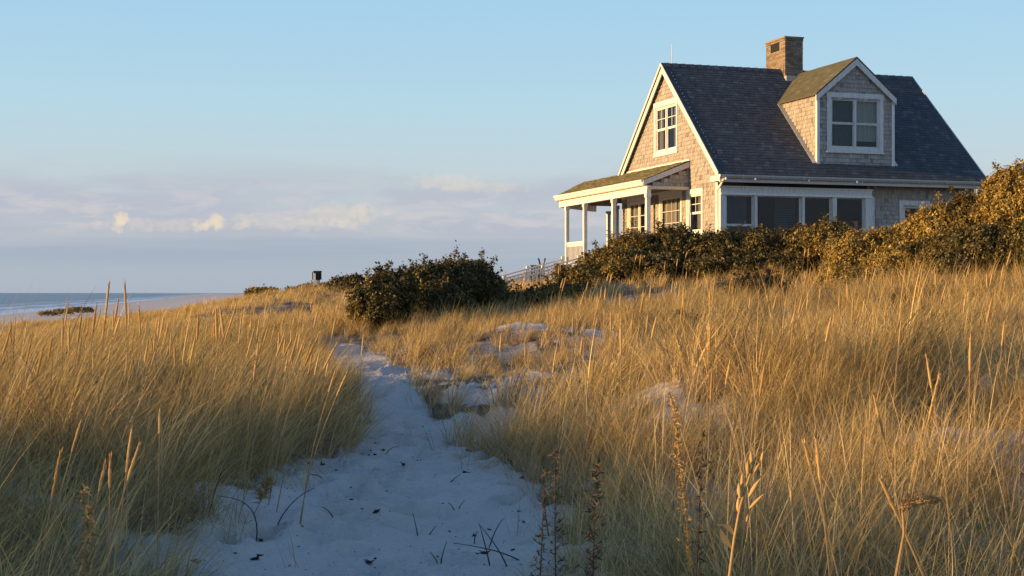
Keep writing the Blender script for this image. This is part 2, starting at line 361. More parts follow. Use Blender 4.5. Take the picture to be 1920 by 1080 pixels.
def ground_rel(x, y, fine=False):
    x = np.asarray(x, float); y = np.asarray(y, float); sh = x.shape; xf = x.ravel(); yf = y.ravel()
    P = np.stack([np.clip(xf, -32, 42), np.clip(yf, -10, 75)], 1)
    z = np.empty(len(xf))
    for i in range(0, len(xf), 20000):
        z[i:i+20000] = _k(P[i:i+20000], CP) @ _W[:-1] + _W[-1]
    z = z + (fbm(xf, yf, .35, 3, 3)-.5)*.42*sstep(path_d(xf, yf), -.4, 1.5) + (fbm(xf, yf, 1.0, 3, 9)-.5)*(.10+.16*sstep(path_d(xf, yf), 0, .8))
    z = z + (fbm(xf, yf, 4.0, 3, 19)-.5)*.06 + (fbm(xf, yf, 11.0, 2, 29)-.5)*.022
    d = xf - shore_x(yf)
    far = np.clip(.028*d, -6, 1.3) + sstep(d, 42, 75)*2.2 + (fbm(xf, yf, .03, 4, 5)-.5)*2.4*sstep(d, 45, 90) - ZC
    w = (1-sstep(yf, 70, 110))*sstep(d, 20, 42)*(1-sstep(xf, 45, 90))*(1-sstep(-yf, 20, 60))
    z = z*w + far*(1-w)
    if fine:
        pm = 1
        for (cx, cy, a, b, h, r0) in DIMPLES:
            m = (np.abs(xf-cx) < .5) & (np.abs(yf-cy) < .5)
            if not m.any(): continue
            dx = xf[m]-cx; dy = yf[m]-cy
            u_ = (dx*math.cos(r0)+dy*math.sin(r0))/a; v_ = (-dx*math.sin(r0)+dy*math.cos(r0))/b
            q = u_*u_+v_*v_
            z[m] += -1.5*h*np.exp(-q*q) + .8*h*np.exp(-(np.sqrt(q)-1.45)**2*6)
    return z.reshape(sh)
def gz(x, y): return float(ground_rel(np.array([x]), np.array([y]))[0]) + ZC
def P3(px, py, Y): return Vector(((px-960)/FPX*Y, Y, ZC + (549-py)/FPX*Y))

def axis(segs):
    out = [np.arange(a, b, s) for a, b, s in segs]; return np.concatenate(out)
gx = axis([(-30000,-3000,3000),(-3000,-600,200),(-600,-120,20),(-120,-40,4),(-40,-12,1.0),(-12,-4.5,.25),(-4.5,3.6,.045),(3.6,12,.25),(12,44,1.0),(44,120,6),(120,1000,80),(1000,30001,4000)])
gy = axis([(-3000,-200,400),(-200,-20,20),(-20,3.5,1.0),(3.5,14,.045),(14,27,.09),(27,50,.4),(50,80,1.0),(80,300,8),(300,1500,40),(1500,5000,350),(5000,40001,5000)])
GX, GY = np.meshgrid(gx, gy)
GZ = ground_rel(GX, GY, True) + ZC
nx, ny = len(gx), len(gy)
idx = np.arange(nx*ny).reshape(ny, nx)
F4 = np.stack([idx[:-1, :-1], idx[:-1, 1:], idx[1:, 1:], idx[1:, :-1]], -1).reshape(-1, 4)
g_me = np_mesh('ground', np.stack([GX, GY, GZ], -1).reshape(-1, 3), F4, smooth=True)
ground = tag(link('ground', g_me, M['sand']), label='pale rippled dune sand with a trodden path', kind='structure')

def m_sea(t):
    p = gcoord(t); s = N(t, 'ShaderNodeSeparateXYZ'); t.links.new(p, s.inputs[0])
    d = math_(t, 'SUBTRACT', math_(t, 'SUBTRACT', math_(t, 'MULTIPLY', s.outputs[1], -.205), 60.0), s.outputs[0])   # metres out from the waterline
    mpn = N(t, 'ShaderNodeMapping'); t.links.new(p, mpn.inputs[0]); mpn.inputs['Rotation'].default_value = (0, 0, R(-11)); mpn.inputs['Scale'].default_value = (1, .12, 1)
    n = noise_(t, mpn.outputs[0], .10, 5, .6); n2_ = noise_(t, p, .5, 4, .6)
    dd = math_(t, 'ADD', d, math_(t, 'MULTIPLY', math_(t, 'SUBTRACT', n, .5), 40.0))
    f = ramp_(t, math_(t, 'DIVIDE', dd, 100.0), [(0.0, .95), (.07, .85), (.10, .15), (.17, .10), (.19, .85), (.24, .8), (.30, .1), (.40, .05), (.42, .6), (.46, .4), (.52, .0)])
    f = math_(t, 'MULTIPLY', f, ramp_(t, n2_, [(.3, .35), (.55, 1.0)]))
    b = N(t, 'ShaderNodeBump'); b.inputs['Strength'].default_value = .8; b.inputs['Distance'].default_value = 1.0
    t.links.new(math_(t, 'ADD', n, n2_), b.inputs['Height'])
    pr = N(t, 'ShaderNodeBsdfPrincipled'); pr.inputs['Roughness'].default_value = .35
    t.links.new(mix_(t, f, (.14, .165, .17), (.72, .74, .76)), pr.inputs['Base Color']); t.links.new(b.outputs[0], pr.inputs['Normal'])
    return pr.outputs[0]
M['sea'] = mat('sea_water', m_sea)
sx = axis([(-40000,-4000,4000),(-4000,-600,200),(-600,-100,10),(-100,200,30)]); sy = axis([(-3000,0,500),(0,200,50),(200,900,10),(900,5000,150),(5000,60001,5000)])
SX, SY = np.meshgrid(sx, sy); dsh = shore_x(SY)-SX
SZ = .28*np.exp(-((np.mod(dsh+30*(fbm(SX, SY, .01, 2, 4)-.5), 26)-13)/3.5)**2)*sstep(dsh, 2, 12)*(1-sstep(dsh, 60, 140)) + .04
ii = np.arange(SX.size).reshape(SX.shape); SF = np.stack([ii[:-1, :-1], ii[:-1, 1:], ii[1:, 1:], ii[1:, :-1]], -1).reshape(-1, 4)
tag(link('sea', np_mesh('sea', np.stack([SX, SY, SZ], -1).reshape(-1, 3), SF, smooth=True), M['sea']), label='grey blue sea with lines of white surf', kind='structure')

# ------------------------------------------------------------------ beach grass
def clump(name, n, rad, L, w, K=5, lean=(.25, .5), curl=(.5, 1.5), bias=.75, seed=0):
    """a tuft of curving tapered blades that mostly lean towards +x"""
    r_ = np.random.default_rng(seed)
    a = r_.uniform(0, 2*np.pi, n); q = rad*np.sqrt(r_.random(n)); bx = q*np.cos(a); by = q*np.sin(a)
    az = np.where(r_.random(n) < bias, r_.normal(0, .6, n), a + r_.normal(0, .5, n))
    Lb = L*(.35+.75*r_.beta(2.2, 1.4, n)); wb = w*r_.uniform(.6, 1.25, n)
    ph = r_.uniform(*lean, n)*r_.uniform(.2, 1.2, n); cu = r_.uniform(*curl, n)*r_.uniform(.3, 1.0, n)
    t = np.linspace(0, 1, K+1); V = np.zeros((n, K+1, 2, 3)); pos = np.stack([bx, by, np.full(n, -.04)], 1)
    sa = az + np.pi/2 + r_.normal(0, .6, n)
    for k in range(K+1):
        ww = wb*(1-t[k]**1.6)*.5 + wb*.04
        side = np.stack([np.cos(sa)*ww, np.sin(sa)*ww, 0*ww], 1)
        V[:, k, 0] = pos-side; V[:, k, 1] = pos+side
        an = ph + cu*(t[k]**1.3)
        step = Lb/K
        pos = pos + np.stack([np.cos(az)*np.sin(an)*step, np.sin(az)*np.sin(an)*step, np.cos(an)*step], 1)
    b = np.arange(n)[:, None]*(K+1)*2 + np.arange(K)[None]*2
    F = np.stack([b, b+1, b+3, b+2], -1).reshape(-1, 4)
    rn = np.repeat(r_.beta(1.1, 1.3, n), (K+1)*2); al = np.tile(np.repeat(t, 2), n)
    me = np_mesh(name, V.reshape(-1, 3), F, {'rnd': rn, 'along': al})
    me.materials.append(M['grass'])
    return bpy.data.objects.new(name, me)
def scatter(name, pts, rotz, scl, variants, label, tilt=None):
    me = bpy.data.meshes.new(name); n = len(pts)
    me.vertices.add(n); me.vertices.foreach_set('co', np.ascontiguousarray(pts, dtype=np.float32).ravel())
    ra = np.zeros((n, 3), np.float32); ra[:, 2] = rotz
    if tilt is not None: ra[:, 0] = tilt[:, 0]; ra[:, 1] = tilt[:, 1]
    at = me.attributes.new('rot', 'FLOAT_VECTOR', 'POINT'); at.data.foreach_set('vector', ra.ravel())
    at = me.attributes.new('scl', 'FLOAT', 'POINT'); at.data.foreach_set('value', np.asarray(scl, np.float32))
    at = me.attributes.new('pick', 'INT', 'POINT'); at.data.foreach_set('value', rng.integers(0, len(variants), n).astype(np.int32))
    o = bpy.data.objects.new(name, me); COL.objects.link(o); tag(o, label=label, kind='stuff')
    g = bpy.data.node_groups.new(name, 'GeometryNodeTree')
    g.interface.new_socket('Geometry', in_out='INPUT', socket_type='NodeSocketGeometry'); g.interface.new_socket('Geometry', in_out='OUTPUT', socket_type='NodeSocketGeometry')
    gi = g.nodes.new('NodeGroupInput'); go = g.nodes.new('NodeGroupOutput'); ip = g.nodes.new('GeometryNodeInstanceOnPoints')
    jn = g.nodes.new('GeometryNodeJoinGeometry')
    for v in reversed(variants):
        oi = g.nodes.new('GeometryNodeObjectInfo'); oi.inputs[0].default_value = v; oi.inputs['As Instance'].default_value = True
        g.links.new(oi.outputs['Geometry'], jn.inputs[0])
    def na(nm, ty):
        a = g.nodes.new('GeometryNodeInputNamedAttribute'); a.data_type = ty; a.inputs[0].default_value = nm; return a.outputs[0]
    e2r = g.nodes.new('FunctionNodeEulerToRotation'); g.links.new(na('rot', 'FLOAT_VECTOR'), e2r.inputs[0])
    g.links.new(gi.outputs[0], ip.inputs['Points']); g.links.new(jn.outputs[0], ip.inputs['Instance']); ip.inputs['Pick Instance'].default_value = True
    g.links.new(na('pick', 'INT'), ip.inputs['Instance Index']); g.links.new(e2r.outputs[0], ip.inputs['Rotation']); g.links.new(na('scl', 'FLOAT'), ip.inputs['Scale'])
    g.links.new(ip.outputs[0], go.inputs[0])
    md = o.modifiers.new('scatter', 'NODES'); md.node_group = g
    return o

# bare sand besides the path, in photograph pixels and metres: x, Y, rx, ry
BARE = [(1.15, 11.2, .75, .75), (.3, 22.3, 1.2, .6), (-2.05, 8.5, .3, .5), (-1.75, 6.8, .35, .45), (-1.5, 5.6, .2, .3), (-.9, 18.0, .4, .5), (2.6, 12.6, .5, .5), (-1.4, 24.0, .5, .6), (.35, 5.4, .25, .35), (-.5, 15.5, .3, .5),
        (1.5, 21.6, .5, .3)]
def grass_density(x, y):
    d = path_d(x, y); m = sstep(d + .30*(fbm(x, y, 1.6, 3, 31)-.5) + .10*(x < np.interp(y, PATH[:, 1], PATH[:, 0])), -.05, .20)
    for bx, by, ax, ay in BARE:
        q = np.sqrt(((x-bx)/ax)**2+((y-by)/ay)**2) + .6*(fbm(x, y, 2.2, 2, 41)-.5)
        m = m*sstep(q, .85, 1.15)
    fl = .05 + .61*sstep(y, 11, 24); m = m*(fl+(1-fl)*sstep(fbm(x, y, 1.7, 3, 51), .43, .54))
    sx_ = x - shore_x(y); m = m*sstep(sx_, 38, 55)
    return m
_lit = np.zeros(GX.shape); _mk = (GY > -6) & (GY < 90) & (np.abs(GX) < 45)
_lit[_mk] = grass_density(GX[_mk], GY[_mk])
_at = g_me.attributes.new('thatch_shade', 'FLOAT', 'POINT'); _at.data.foreach_set('value', _lit.ravel().astype(np.float32))
FOOT = []        # plan ellipses nothing grows in (house), filled below
th = math.atan(880/2667); RV = np.array([math.cos(th), math.sin(th)]); GV = np.array([-math.sin(th), math.cos(th)]); OH = np.array([390/2667*42, 42.])
def house_uv(x, y): return (x-OH[0])*RV[0]+(y-OH[1])*RV[1], (x-OH[0])*GV[0]+(y-OH[1])*GV[1]
def place(n, y0, y1, margin=1.0, xr=None, power=1.0):
    y = rng.uniform(y0, y1, n*3)
    half = .40*y + margin
    x = rng.uniform(-1, 1, n*3)*(.40*y1+margin) if xr is None else rng.uniform(xr[0], xr[1], n*3)
    keep = np.ones(len(x), bool) if xr is not None else (np.abs(x) < half)
    x, y = x[keep], y[keep]
    k = rng.random(len(x)) < grass_density(x, y); x, y = x[k], y[k]
    u, v = house_uv(x, y); k = ~((u > -2.2) & (u < 10) & (v > -.6) & (v < 12)); x, y = x[k], y[k]
    return x[:n], y[:n]
near = [clump('grass_tuft', 52, (.08, .17, .12, .24, .10, .15)[s], (1.0, .85, .9, .7, 1.05, .8)[s], .0060, 9, (.15, .85), (.6, 2.9), .62, s) for s in range(6)]
mid = [clump('grass_tuft_mid', 42, (.10, .2, .15, .22, .09)[s], (.95, .8, .9, .65, 1.0)[s], .0115, 7, (.15, .75), (.5, 2.4), .65, s+10) for s in range(5)]
fart = [clump('grass_tuft_far', 36, .26, .72, .022, 5, (.1, .6), (.3, 1.6), .8, s+20) for s in range(4)]
def height_map(x, y):
    h = 1.0 - .36*sstep(y, 11, 17) - .10*sstep(y, 26, 36)
    h = h - .24*sstep(x, -.2, .8)*(1-sstep(y, 9.5, 11.5))
    h = h + .30*np.exp(-(((x-1.0)/1.1)**2+((y-12.8)/1.0)**2))                      # the big tussock above the hollow
    h = h*(1-.35*np.exp(-(((x+1.2)/2.2)**2+((y-24)/4.0)**2)))*(1-.5*np.exp(-(((x+2.4)/1.2)**2+((y-25.5)/3.2)**2)))*(1-.55*np.exp(-(((x-.3)/1.1)**4+((y-18.0)/3.0)**4)))
    return h
def do_scatter(name, n, y0, y1, variants, hs, label, margin=1.0, xr=None):
    x, y = place(n, y0, y1, margin, xr); z = ground_rel(x, y) + ZC
    d = path_d(x, y)
    hmul = (.55 + .50*sstep(d + .3*(x < -1), 0, .8))*(.55+.9*fbm(x, y, .9, 2, 71))*height_map(x, y)
    right = sstep(x, -.3, 1.2)
    rot = rng.normal(0, .35, len(x))*(1-right) + right*(rng.normal(.1, 1.0, len(x)))
    # at the path's edge tufts hang out over the sand
    scatter(name, np.stack([x, y, z], 1), rot, hs*hmul*rng.uniform(.8, 1.15, len(x)), variants, label)
    return len(x)
do_scatter('beach_grass', 1500, 2.2, 12.5, near, .86, 'long fine straw and grey green beach grass in the foreground')
do_scatter('beach_grass', 4300, 12.0, 30, mid, 1.0, 'golden beach grass on the middle dunes')
do_scatter('beach_grass', 8500, 29, 80, fart, .95, 'short golden grass on the far dunes', 3.0)
do_scatter('beach_grass', 1200, -4, 16, mid, 1.0, 'beach grass on the unseen dune to the left, raised to shade the foreground', 0, (-19, -7))
# long pale strands arching over the rest
strand = [clump('grass_strand', 12, .35, 1.05, .0046, 12, (.3, 1.0), (1.4, 3.4), .55, s+60) for s in range(5)]
for v_ in strand:
    at = v_.data.attributes['rnd']; a_ = np.empty(len(v_.data.vertices), np.float32); at.data.foreach_get('value', a_); at.data.foreach_set('value', .55+.45*a_)
do_scatter('beach_grass_strands', 700, 3.8, 16, strand, .9, 'long pale arching strands among the beach grass')
tangle = [clump('grass_tangle', 40, (.25, .35, .2, .3)[s], (.62, .75, .5, .68)[s], .0052, 10, (.4, 1.2), (1.2, 3.8), .35, s+80) for s in range(4)]
do_scatter('beach_grass_tangle', 900, 2.6, 11.5, tangle, 1.0, 'tangled low blades of curled grey and straw beach grass', .8)
do_scatter('beach_grass', 420, 22, 34, mid, 1.45, 'tall ragged golden grass climbing into the hedge', 0, (7.0, 13.5))
# sparse sprigs in the sand
sprig = [clump('grass_sprig', 9, .06, .42, .0045, 5, (.2, .9), (.3, 1.2), .4, s+40) for s in range(4)]
x = rng.uniform(-2.8, 1.8, 420); y = rng.uniform(5, 24, 420); d = path_d(x, y); k = (d > -.35) & (d < .4) | (rng.random(420) < .12); x, y = x[k], y[k]
scatter('grass_sprigs', np.stack([x, y, ground_rel(x, y)+ZC], 1), rng.uniform(0, 6.28, len(x)), rng.uniform(.5, 1.1, len(x)), sprig, 'thin sparse sprigs of grass along the sand path')

# ------------------------------------------------------------------ the cottage
WB = 0.8                                                     # ground level at the house above eye level
house = empty('cottage', (OH[0], OH[1], ZC+WB), th, label='shingled seaside cottage with steep dark roof, brick chimney and porch', cat='house')
class HB(MB):
    def build(s, name, mat_, parent=None, smooth=False): return MB.build(s, name, mat_, parent or house, smooth, off=(0, 0, -WB))
SL = .935; RZ, RV0 = 7.36, 3.93                                # roof pitch, ridge height, ridge depth
def roof_w(v): return RZ - SL*abs(v-RV0)
U0, U1 = -0.12, 9.22                                          # roof ends
WU0, WU1 = 0.06, 9.0; WV0, WV1 = .25, 7.62                    # walls
EV0, EV1 = -.2, 8.06

def intervals(lo, hi, holes):
    segs = [(lo, hi)]
    for a, b in holes:
        new = []
        for s, e in segs:
            if b <= s or a >= e: new.append((s, e)); continue
            if a > s: new.append((s, a))
            if b < e: new.append((b, e))
        segs = new
    return [(s, e) for s, e in segs if e-s > .03]
def shingle_field(mb, to3, nrm, w0, w1, span, holes, expo=.128, thick=.024, wid=(.08, .15), tone=None):
    """courses of individual tapered shingles; to3(a, w) -> local point, span(w) -> a0,a1; holes: rectangles a0,a1,w0,w1"""
    n = int(math.ceil((w1-w0)/expo)); nrm = Vector(nrm)
    for i in range(n):
        b = w0+i*expo; t = min(b+expo+.01, w1); m = (b+t)/2
        for q in intervals(*span(m), [(h[0], h[1]) for h in holes if h[2] < m < h[3]]):
            a = q[0]
            while a < q[1]-.01:
                ww = random.uniform(*wid); e = min(a+ww, q[1]);
                if q[1]-e < .04: e = q[1]
                g_ = .004; dz = random.uniform(-.006, .006) if wid[1] < .25 else 0
                th_ = thick*random.uniform(.7, 1.35)
                p = [Vector(to3(a+g_, b+dz)), Vector(to3(e-g_, b+dz)), Vector(to3(e-g_, t)), Vector(to3(a+g_, t))]
                mb.hexa([p[0]+nrm*th_, p[1]+nrm*th_, p[1]+nrm*.001, p[0]+nrm*.001, p[3]+nrm*.003, p[2]+nrm*.003, p[2]+nrm*.0005, p[3]+nrm*.0005],
                        random.random() if tone is None else tone())
                a = e
# openings --------------------------------------------------------------
GW = (3.12, 4.74, 4.56, 6.02)        # gable window  v0 v1 w0 w1 (glass opening incl. sashes)
D1 = (5.26, 6.95, 1.0, 3.05)         # french doors
D2 = (2.80, 4.34, 1.0, 3.07)         # big glazed opening
W3 = (1.32, 2.27, 1.86, 3.05)        # double hung under the porch
SW = (6.42, 7.22, 1.9, 2.72)         # small front window (u)
# wall sheathing with holes
def holed(mb, outer, holes, to3):
    """polygon (convex) with rectangular holes, cut into cells"""
    As = sorted({a for a, b in outer} | {h[0] for h in holes} | {h[1] for h in holes})
    def span(a):
        hit = []
        for (p, q) in zip(outer, outer[1:]+outer[:1]):
            if abs(q[0]-p[0]) < 1e-9: continue
            if min(p[0], q[0])-1e-9 <= a <= max(p[0], q[0])+1e-9: hit.append(p[1]+(q[1]-p[1])*(a-p[0])/(q[0]-p[0]))
        return min(hit), max(hit)
    for a0, a1 in zip(As, As[1:]):
        (l0, h0), (l1, h1) = span(a0), span(a1); m = (a0+a1)/2
        hs = sorted([(h[2], h[3]) for h in holes if h[0] < m < h[1]])
        lo0, lo1 = l0, l1
        for (c, d) in hs:
            if c > max(lo0, lo1): mb.poly([to3(a0, lo0), to3(a1, lo1), to3(a1, c), to3(a0, c)])
            lo0 = lo1 = d
        mb.poly([to3(a0, lo0), to3(a1, lo1), to3(a1, h1), to3(a0, h0)])
gab = lambda a, w, u=WU0: (u, a, w)
mb = HB()
holed(mb, [(WV0, .3), (WV1, .3), (WV1, roof_w(WV1)-.06), (RV0, RZ-.06), (WV0, roof_w(WV0)-.06)], [GW, D1, D2, W3], gab)
mb.build('wall', M['sheathing'])
mb = HB()
def gspan(w):
    s = max(0.0, (w-(roof_w(WV0))) / SL) if w > roof_w(WV0) else 0
    return (WV0 + s + .02, WV1 - (max(0, w-roof_w(WV1))/SL) - .02)
shingle_field(mb, gab, (-1, 0, 0), .5, RZ-.25, gspan, [GW, D1, D2, W3])
tag(mb.build('wall_shingles', M['wall_shingle']), kind='stuff')
# front wall at v = WV0, right of the sunroom bay
fr = lambda a, w, v=WV0: (a, v, w)
mb = HB(); holed(mb, [(WU0, .3), (WU1, .3), (WU1, 3.5), (WU0, 3.5)], [(.2, 5.0, 1.0, 2.93), SW], fr)
mb.poly([(WU1, WV0, .3), (WU1, WV1, .3), (WU1, WV1, roof_w(WV1)-.06), (WU1, RV0, RZ-.06), (WU1, WV0, roof_w(WV0)-.06)])
mb.poly([(WU0, WV1, .3), (WU1, WV1, .3), (WU1, WV1, roof_w(WV1)-.06), (WU0, WV1, roof_w(WV1)-.06)])
mb.build('wall', M['sheathing'])
mb = HB(); shingle_field(mb, fr, (0, -1, 0), .5, 3.42, lambda w: (5.14, WU1), [SW])
tag(mb.build('wall_shingles', M['wall_shingle']), kind='stuff')
# inside: floor and rear partitions so the windows look into rooms
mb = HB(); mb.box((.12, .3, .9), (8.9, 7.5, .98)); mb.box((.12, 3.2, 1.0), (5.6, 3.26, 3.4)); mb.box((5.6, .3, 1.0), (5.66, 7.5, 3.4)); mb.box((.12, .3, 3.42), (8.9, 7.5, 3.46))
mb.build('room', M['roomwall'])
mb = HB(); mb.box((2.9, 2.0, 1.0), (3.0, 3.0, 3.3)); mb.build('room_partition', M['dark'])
# roof -----------------------------------------------------------------
mb = HB()
for s in (-1, 1):
    ve = RV0 + s*(RV0-EV0)
    lo, hi = (ve, roof_w(ve)), (RV0, RZ)
    mb.extrude([(U0, lo[0], lo[1]), (U1, lo[0], lo[1]), (U1, hi[0], hi[1]), (U0, hi[0], hi[1])], (0, 0, -.07), 0.3)
roof = mb.build('roof', M['soffit'])
Ln = math.hypot(1, SL)
def rtone():
    r0 = random.random(); return .2+r0*.5 if r0 < .88 else .75+random.random()*.2
def front_roof(a, s): return (a, EV0 + s/Ln, roof_w(EV0) + s*SL/Ln)      # s: distance up the slope
def back_roof(a, s): return (a, 2*RV0-EV0 - s/Ln, roof_w(EV0) + s*SL/Ln)
slope_len = (RV0-EV0)*Ln
# dormer facts
DV = .28; DU0, DU1 = 3.42, 6.10; DUM = 4.73; DEW, DAW = 6.05, 7.24
s_dorm = (DV-EV0)*Ln
DH = [(DU0+.1, DU1-.1, s_dorm+.05, (RV0-(RZ-6.05)/SL-EV0)*Ln)]
mb = HB(); shingle_field(mb, front_roof, (0, -SL/Ln, 1/Ln), 0, slope_len, lambda w: (U0-.01, U1+.01), DH, expo=.135, thick=.012, wid=(.13, .22), tone=rtone)
tag(mb.build('roof_shingles', M['roof_shingle'], roof), kind='stuff')
mb = HB(); shingle_field(mb, back_roof, (0, SL/Ln, 1/Ln), 0, slope_len, lambda w: (U0-.01, U1+.01), [], expo=.135, thick=.012, wid=(.2, .3), tone=rtone)
tag(mb.build('roof_shingles', M['roof_shingle'], roof), kind='stuff')
mb = HB(); a = U0-.02
while a < U1:
    e = min(a+.29, U1+.02)
    for s in (-1, 1):
        mb.hexa([(a, RV0, RZ+.004), (e, RV0, RZ+.018), (e, RV0+s*.15, RZ+.018-.14), (a, RV0+s*.15, RZ+.004-.14), (a, RV0, RZ+.03), (e, RV0, RZ+.045), (e, RV0+s*.15, RZ+.045-.14), (a, RV0+s*.15, RZ+.03-.14)], rtone())
    a = e
tag(mb.build('ridge_caps', M['roof_shingle'], roof), kind='stuff')
# rake boards (lit gable trim) and rear gable
for uu, du in ((U0+.02, .035), (U1-.02, -.035)):
    for s in (-1, 1):
        ve = RV0+s*(RV0-EV0-.02); mb = HB()
        wv = .19
        p = [(uu, ve, roof_w(ve)-.045), (uu, RV0, RZ-.045), (uu, RV0, RZ-.045-wv*Ln*.98), (uu, ve - s*.0, roof_w(ve)-.045-wv*Ln*.9)]
        mb.extrude(p, (du, 0, 0)); mb.build('rake_board', M['white'])
        xx = U0-.034 if du > 0 else U1+.034; p = [(xx, ve, roof_w(ve)+.036), (xx, RV0, RZ+.036), (xx, RV0, RZ-.075), (xx, ve, roof_w(ve)-.075)]
        mb = HB(); mb.extrude(p, (.020 if du > 0 else -.020, 0, 0)); mb.build('rake_moulding', M['shade_white'])
# eave return block at the near corner, corner boards
mb = HB(); mb.box((-.10, -.08, 3.30), (.10, .42, 3.47)); mb.build('eave_return', M['white'])
mb = HB(); mb.box((WU0-.025, WV0-.02, .5), (WU0+.03, WV0+.13, 3.3)); mb.build('corner_board', M['white'])
mb = HB(); mb.box((WU1-.1, WV0-.03, .5), (WU1+.02, WV0+.02, 3.3)); mb.build('corner_board', M['shade_white'])
# fascia, gutter, soffit along the front eave
mb = HB(); mb.box((U0+.05, EV0+.02, 3.27), (U1-.05, EV0+.05, 3.475)); mb.build('fascia', M['shade_white'])
mb = HB(); mb.box((U0+.05, EV0+.05, 3.29), (U1-.05, WV0, 3.32)); mb.build('soffit', M['soffit'])
mb = HB()
prof = [(-.0, 3.475), (-.115, 3.475), (-.12, 3.44), (-.09, 3.39), (-.065, 3.37), (-.0, 3.37)]
mb.extrude([(U0-.02, EV0+p[0], p[1]) for p in prof], (U1-U0+.16, 0, 0)); gut = mb.build('gutter', M['gutter'])
mb = HB(); mb.extrude([(U0-.03, EV0+p[0]*1.05, p[1]+.003) for p in prof], (.02, 0, 0)); mb.build('gutter_end_cap', M['white'], gut)
mb = HB()
for k in range(9): mb.box((.6+k*1.0, EV0-.125, 3.35), (.625+k*1.0, EV0-.12, 3.48))
tag(mb.build('gutter_bracket', M['gutter'], gut), kind='stuff')
# fascia's lower moulding
mb = HB(); mb.box((U0+.05, EV0-.03, 3.262), (U1-.05, EV0+.018, 3.285)); mb.build('fascia_moulding', M['gutter'])
mb = HB(); mb.tube([(.0, -.27, 3.37), (-.01, -.2, 3.28), (.0, .05, 3.12), (.02, .17, 3.05), (.02, .17, .7)], .035, 8); mb.build('downspout', M['white'], smooth=True)
mb = HB(); mb.box((5.22, WV0-.11, .6), (5.34, WV0-.02, 2.95)); mb.build('downspout', M['shade_white'])
for uu in (.02, .98, 2.77, 4.42, 8.92):
    mb = HB(); mb.ball((uu, -.345, 3.345), .038 if uu != 2.77 else .028, nu=10, nv=8); b_ = mb.build('soffit_bulb', M['bulb'], smooth=True)
    mb = HB(); mb.tube([(uu, -.345, 3.37), (uu, -.30, 3.40)], .012, 6); mb.build('bulb_holder', M['gutter'], b_)

# windows ---------------------------------------------------------------
def window(to3, a0, a1, b0, b1, cols, frame=.05, depth=.06, muntins=(0, 0), upper_only=True, trim=None, mats=('white', 'white'), curtain=None, mull=.07, sash=True, nrmsign=1, name='window', glassdepth=.03):
    """to3(a, b, d): d metres outwards from the wall face"""
    def bx(m, a, b, c, d, e, f): m.hexa([to3(a, c, e), to3(b, c, e), to3(b, d, e), to3(a, d, e), to3(a, c, f), to3(b, c, f), to3(b, d, f), to3(a, d, f)], .5)
    mb = HB()
    for (p, q, r0, s0) in ((a0, a0+frame, b0, b1), (a1-frame, a1, b0, b1), (a0+frame, a1-frame, b1-frame, b1), (a0+frame, a1-frame, b0, b0+frame)):
        bx(mb, p, q, r0, s0, -depth, .004)
    win = mb.build(name, M[mats[0]])
    if trim:
        tw, th_, tb = trim; mb = HB()
        bx(mb, a0-tw, a0, b0-tb, b1, -.002, .028); bx(mb, a1, a1+tw, b0-tb, b1, -.002, .028); bx(mb, a0-tw-.02, a1+tw+.02, b1, b1+th_, -.002, .034)
        mb.build('trim', M[mats[0]], win)
        mb = HB(); bx(mb, a0-tw-.02, a1+tw+.02, b0-tb-.045, b0-tb, -.002, .05); bx(mb, a0, a1, b0-tb, b0, -.002, .022); mb.build('sill', M[mats[0]], win)
    wA0, wA1, wB0, wB1 = a0+frame, a1-frame, b0+frame, b1-frame
    cw = (wA1-wA0-mull*(cols-1))/cols
    for c in range(cols):
        x0 = wA0+c*(cw+mull); x1 = x0+cw
        if c < cols-1:
            mb = HB(); bx(mb, x1, x1+mull, wB0, wB1, -depth, .006); mb.build('mullion', M[mats[0]], win)
        mid_ = (wB0+wB1)/2 if sash else None
        rails = [(wB0, mid_), (mid_, wB1)] if sash else [(wB0, wB1)]
        for ri, (r0, r1) in enumerate(rails):
            sf = .035; mb = HB(); off = -.02 if ri == 1 or not sash else -.035
            for (p, q, r_, s_) in ((x0, x0+sf, r0, r1), (x1-sf, x1, r0, r1), (x0+sf, x1-sf, r1-sf, r1), (x0+sf, x1-sf, r0, r0+sf)): bx(mb, p, q, r_, s_, off-.02, off)
            mb.build('sash', M[mats[1]], win)
            mb = HB(); bx(mb, x0+sf, x1-sf, r0+sf, r1-sf, off-.014, off-.010); mb.build('pane', M['glass'], win)
            if muntins[0]+muntins[1] and (ri == len(rails)-1 or not upper_only):
                mb = HB()
                for k in range(1, muntins[0]+1):
                    p = x0+sf+(x1-x0-2*sf)*k/(muntins[0]+1); bx(mb, p-.011, p+.011, r0+sf, r1-sf, off-.018, off-.002)
                for k in range(1, muntins[1]+1):
                    p = r0+sf+(r1-r0-2*sf)*k/(muntins[1]+1); bx(mb, x0+sf, x1-sf, p-.011, p+.011, off-.0175, off-.0025)
                mb.build('muntin', M[mats[1]], win)
        if curtain and curtain[c % len(curtain)]:
            cm, c0, c1, ctop, cbot = curtain[c % len(curtain)]
            mb = HB(); n = 24; pts = []
            for k in range(n+1):
                p = x0 + (x1-x0)*(c0+(c1-c0)*k/n); pts.append((p, -.11 + .022*math.sin(k*1.35)+.008*math.sin(k*.6)))
            for k in range(n):
                zb = wB0+(wB1-wB0)*cbot; zt = wB0+(wB1-wB0)*ctop
                mb.poly([to3(pts[k][0], zb, pts[k][1]), to3(pts[k+1][0], zb, pts[k+1][1]), to3(pts[k+1][0], zt, pts[k+1][1]), to3(pts[k][0], zt, pts[k][1])])
            mb.build('curtain', M[cm], win)
    return win
g3 = lambda a, b, d: (WU0-.012-d, a, b)
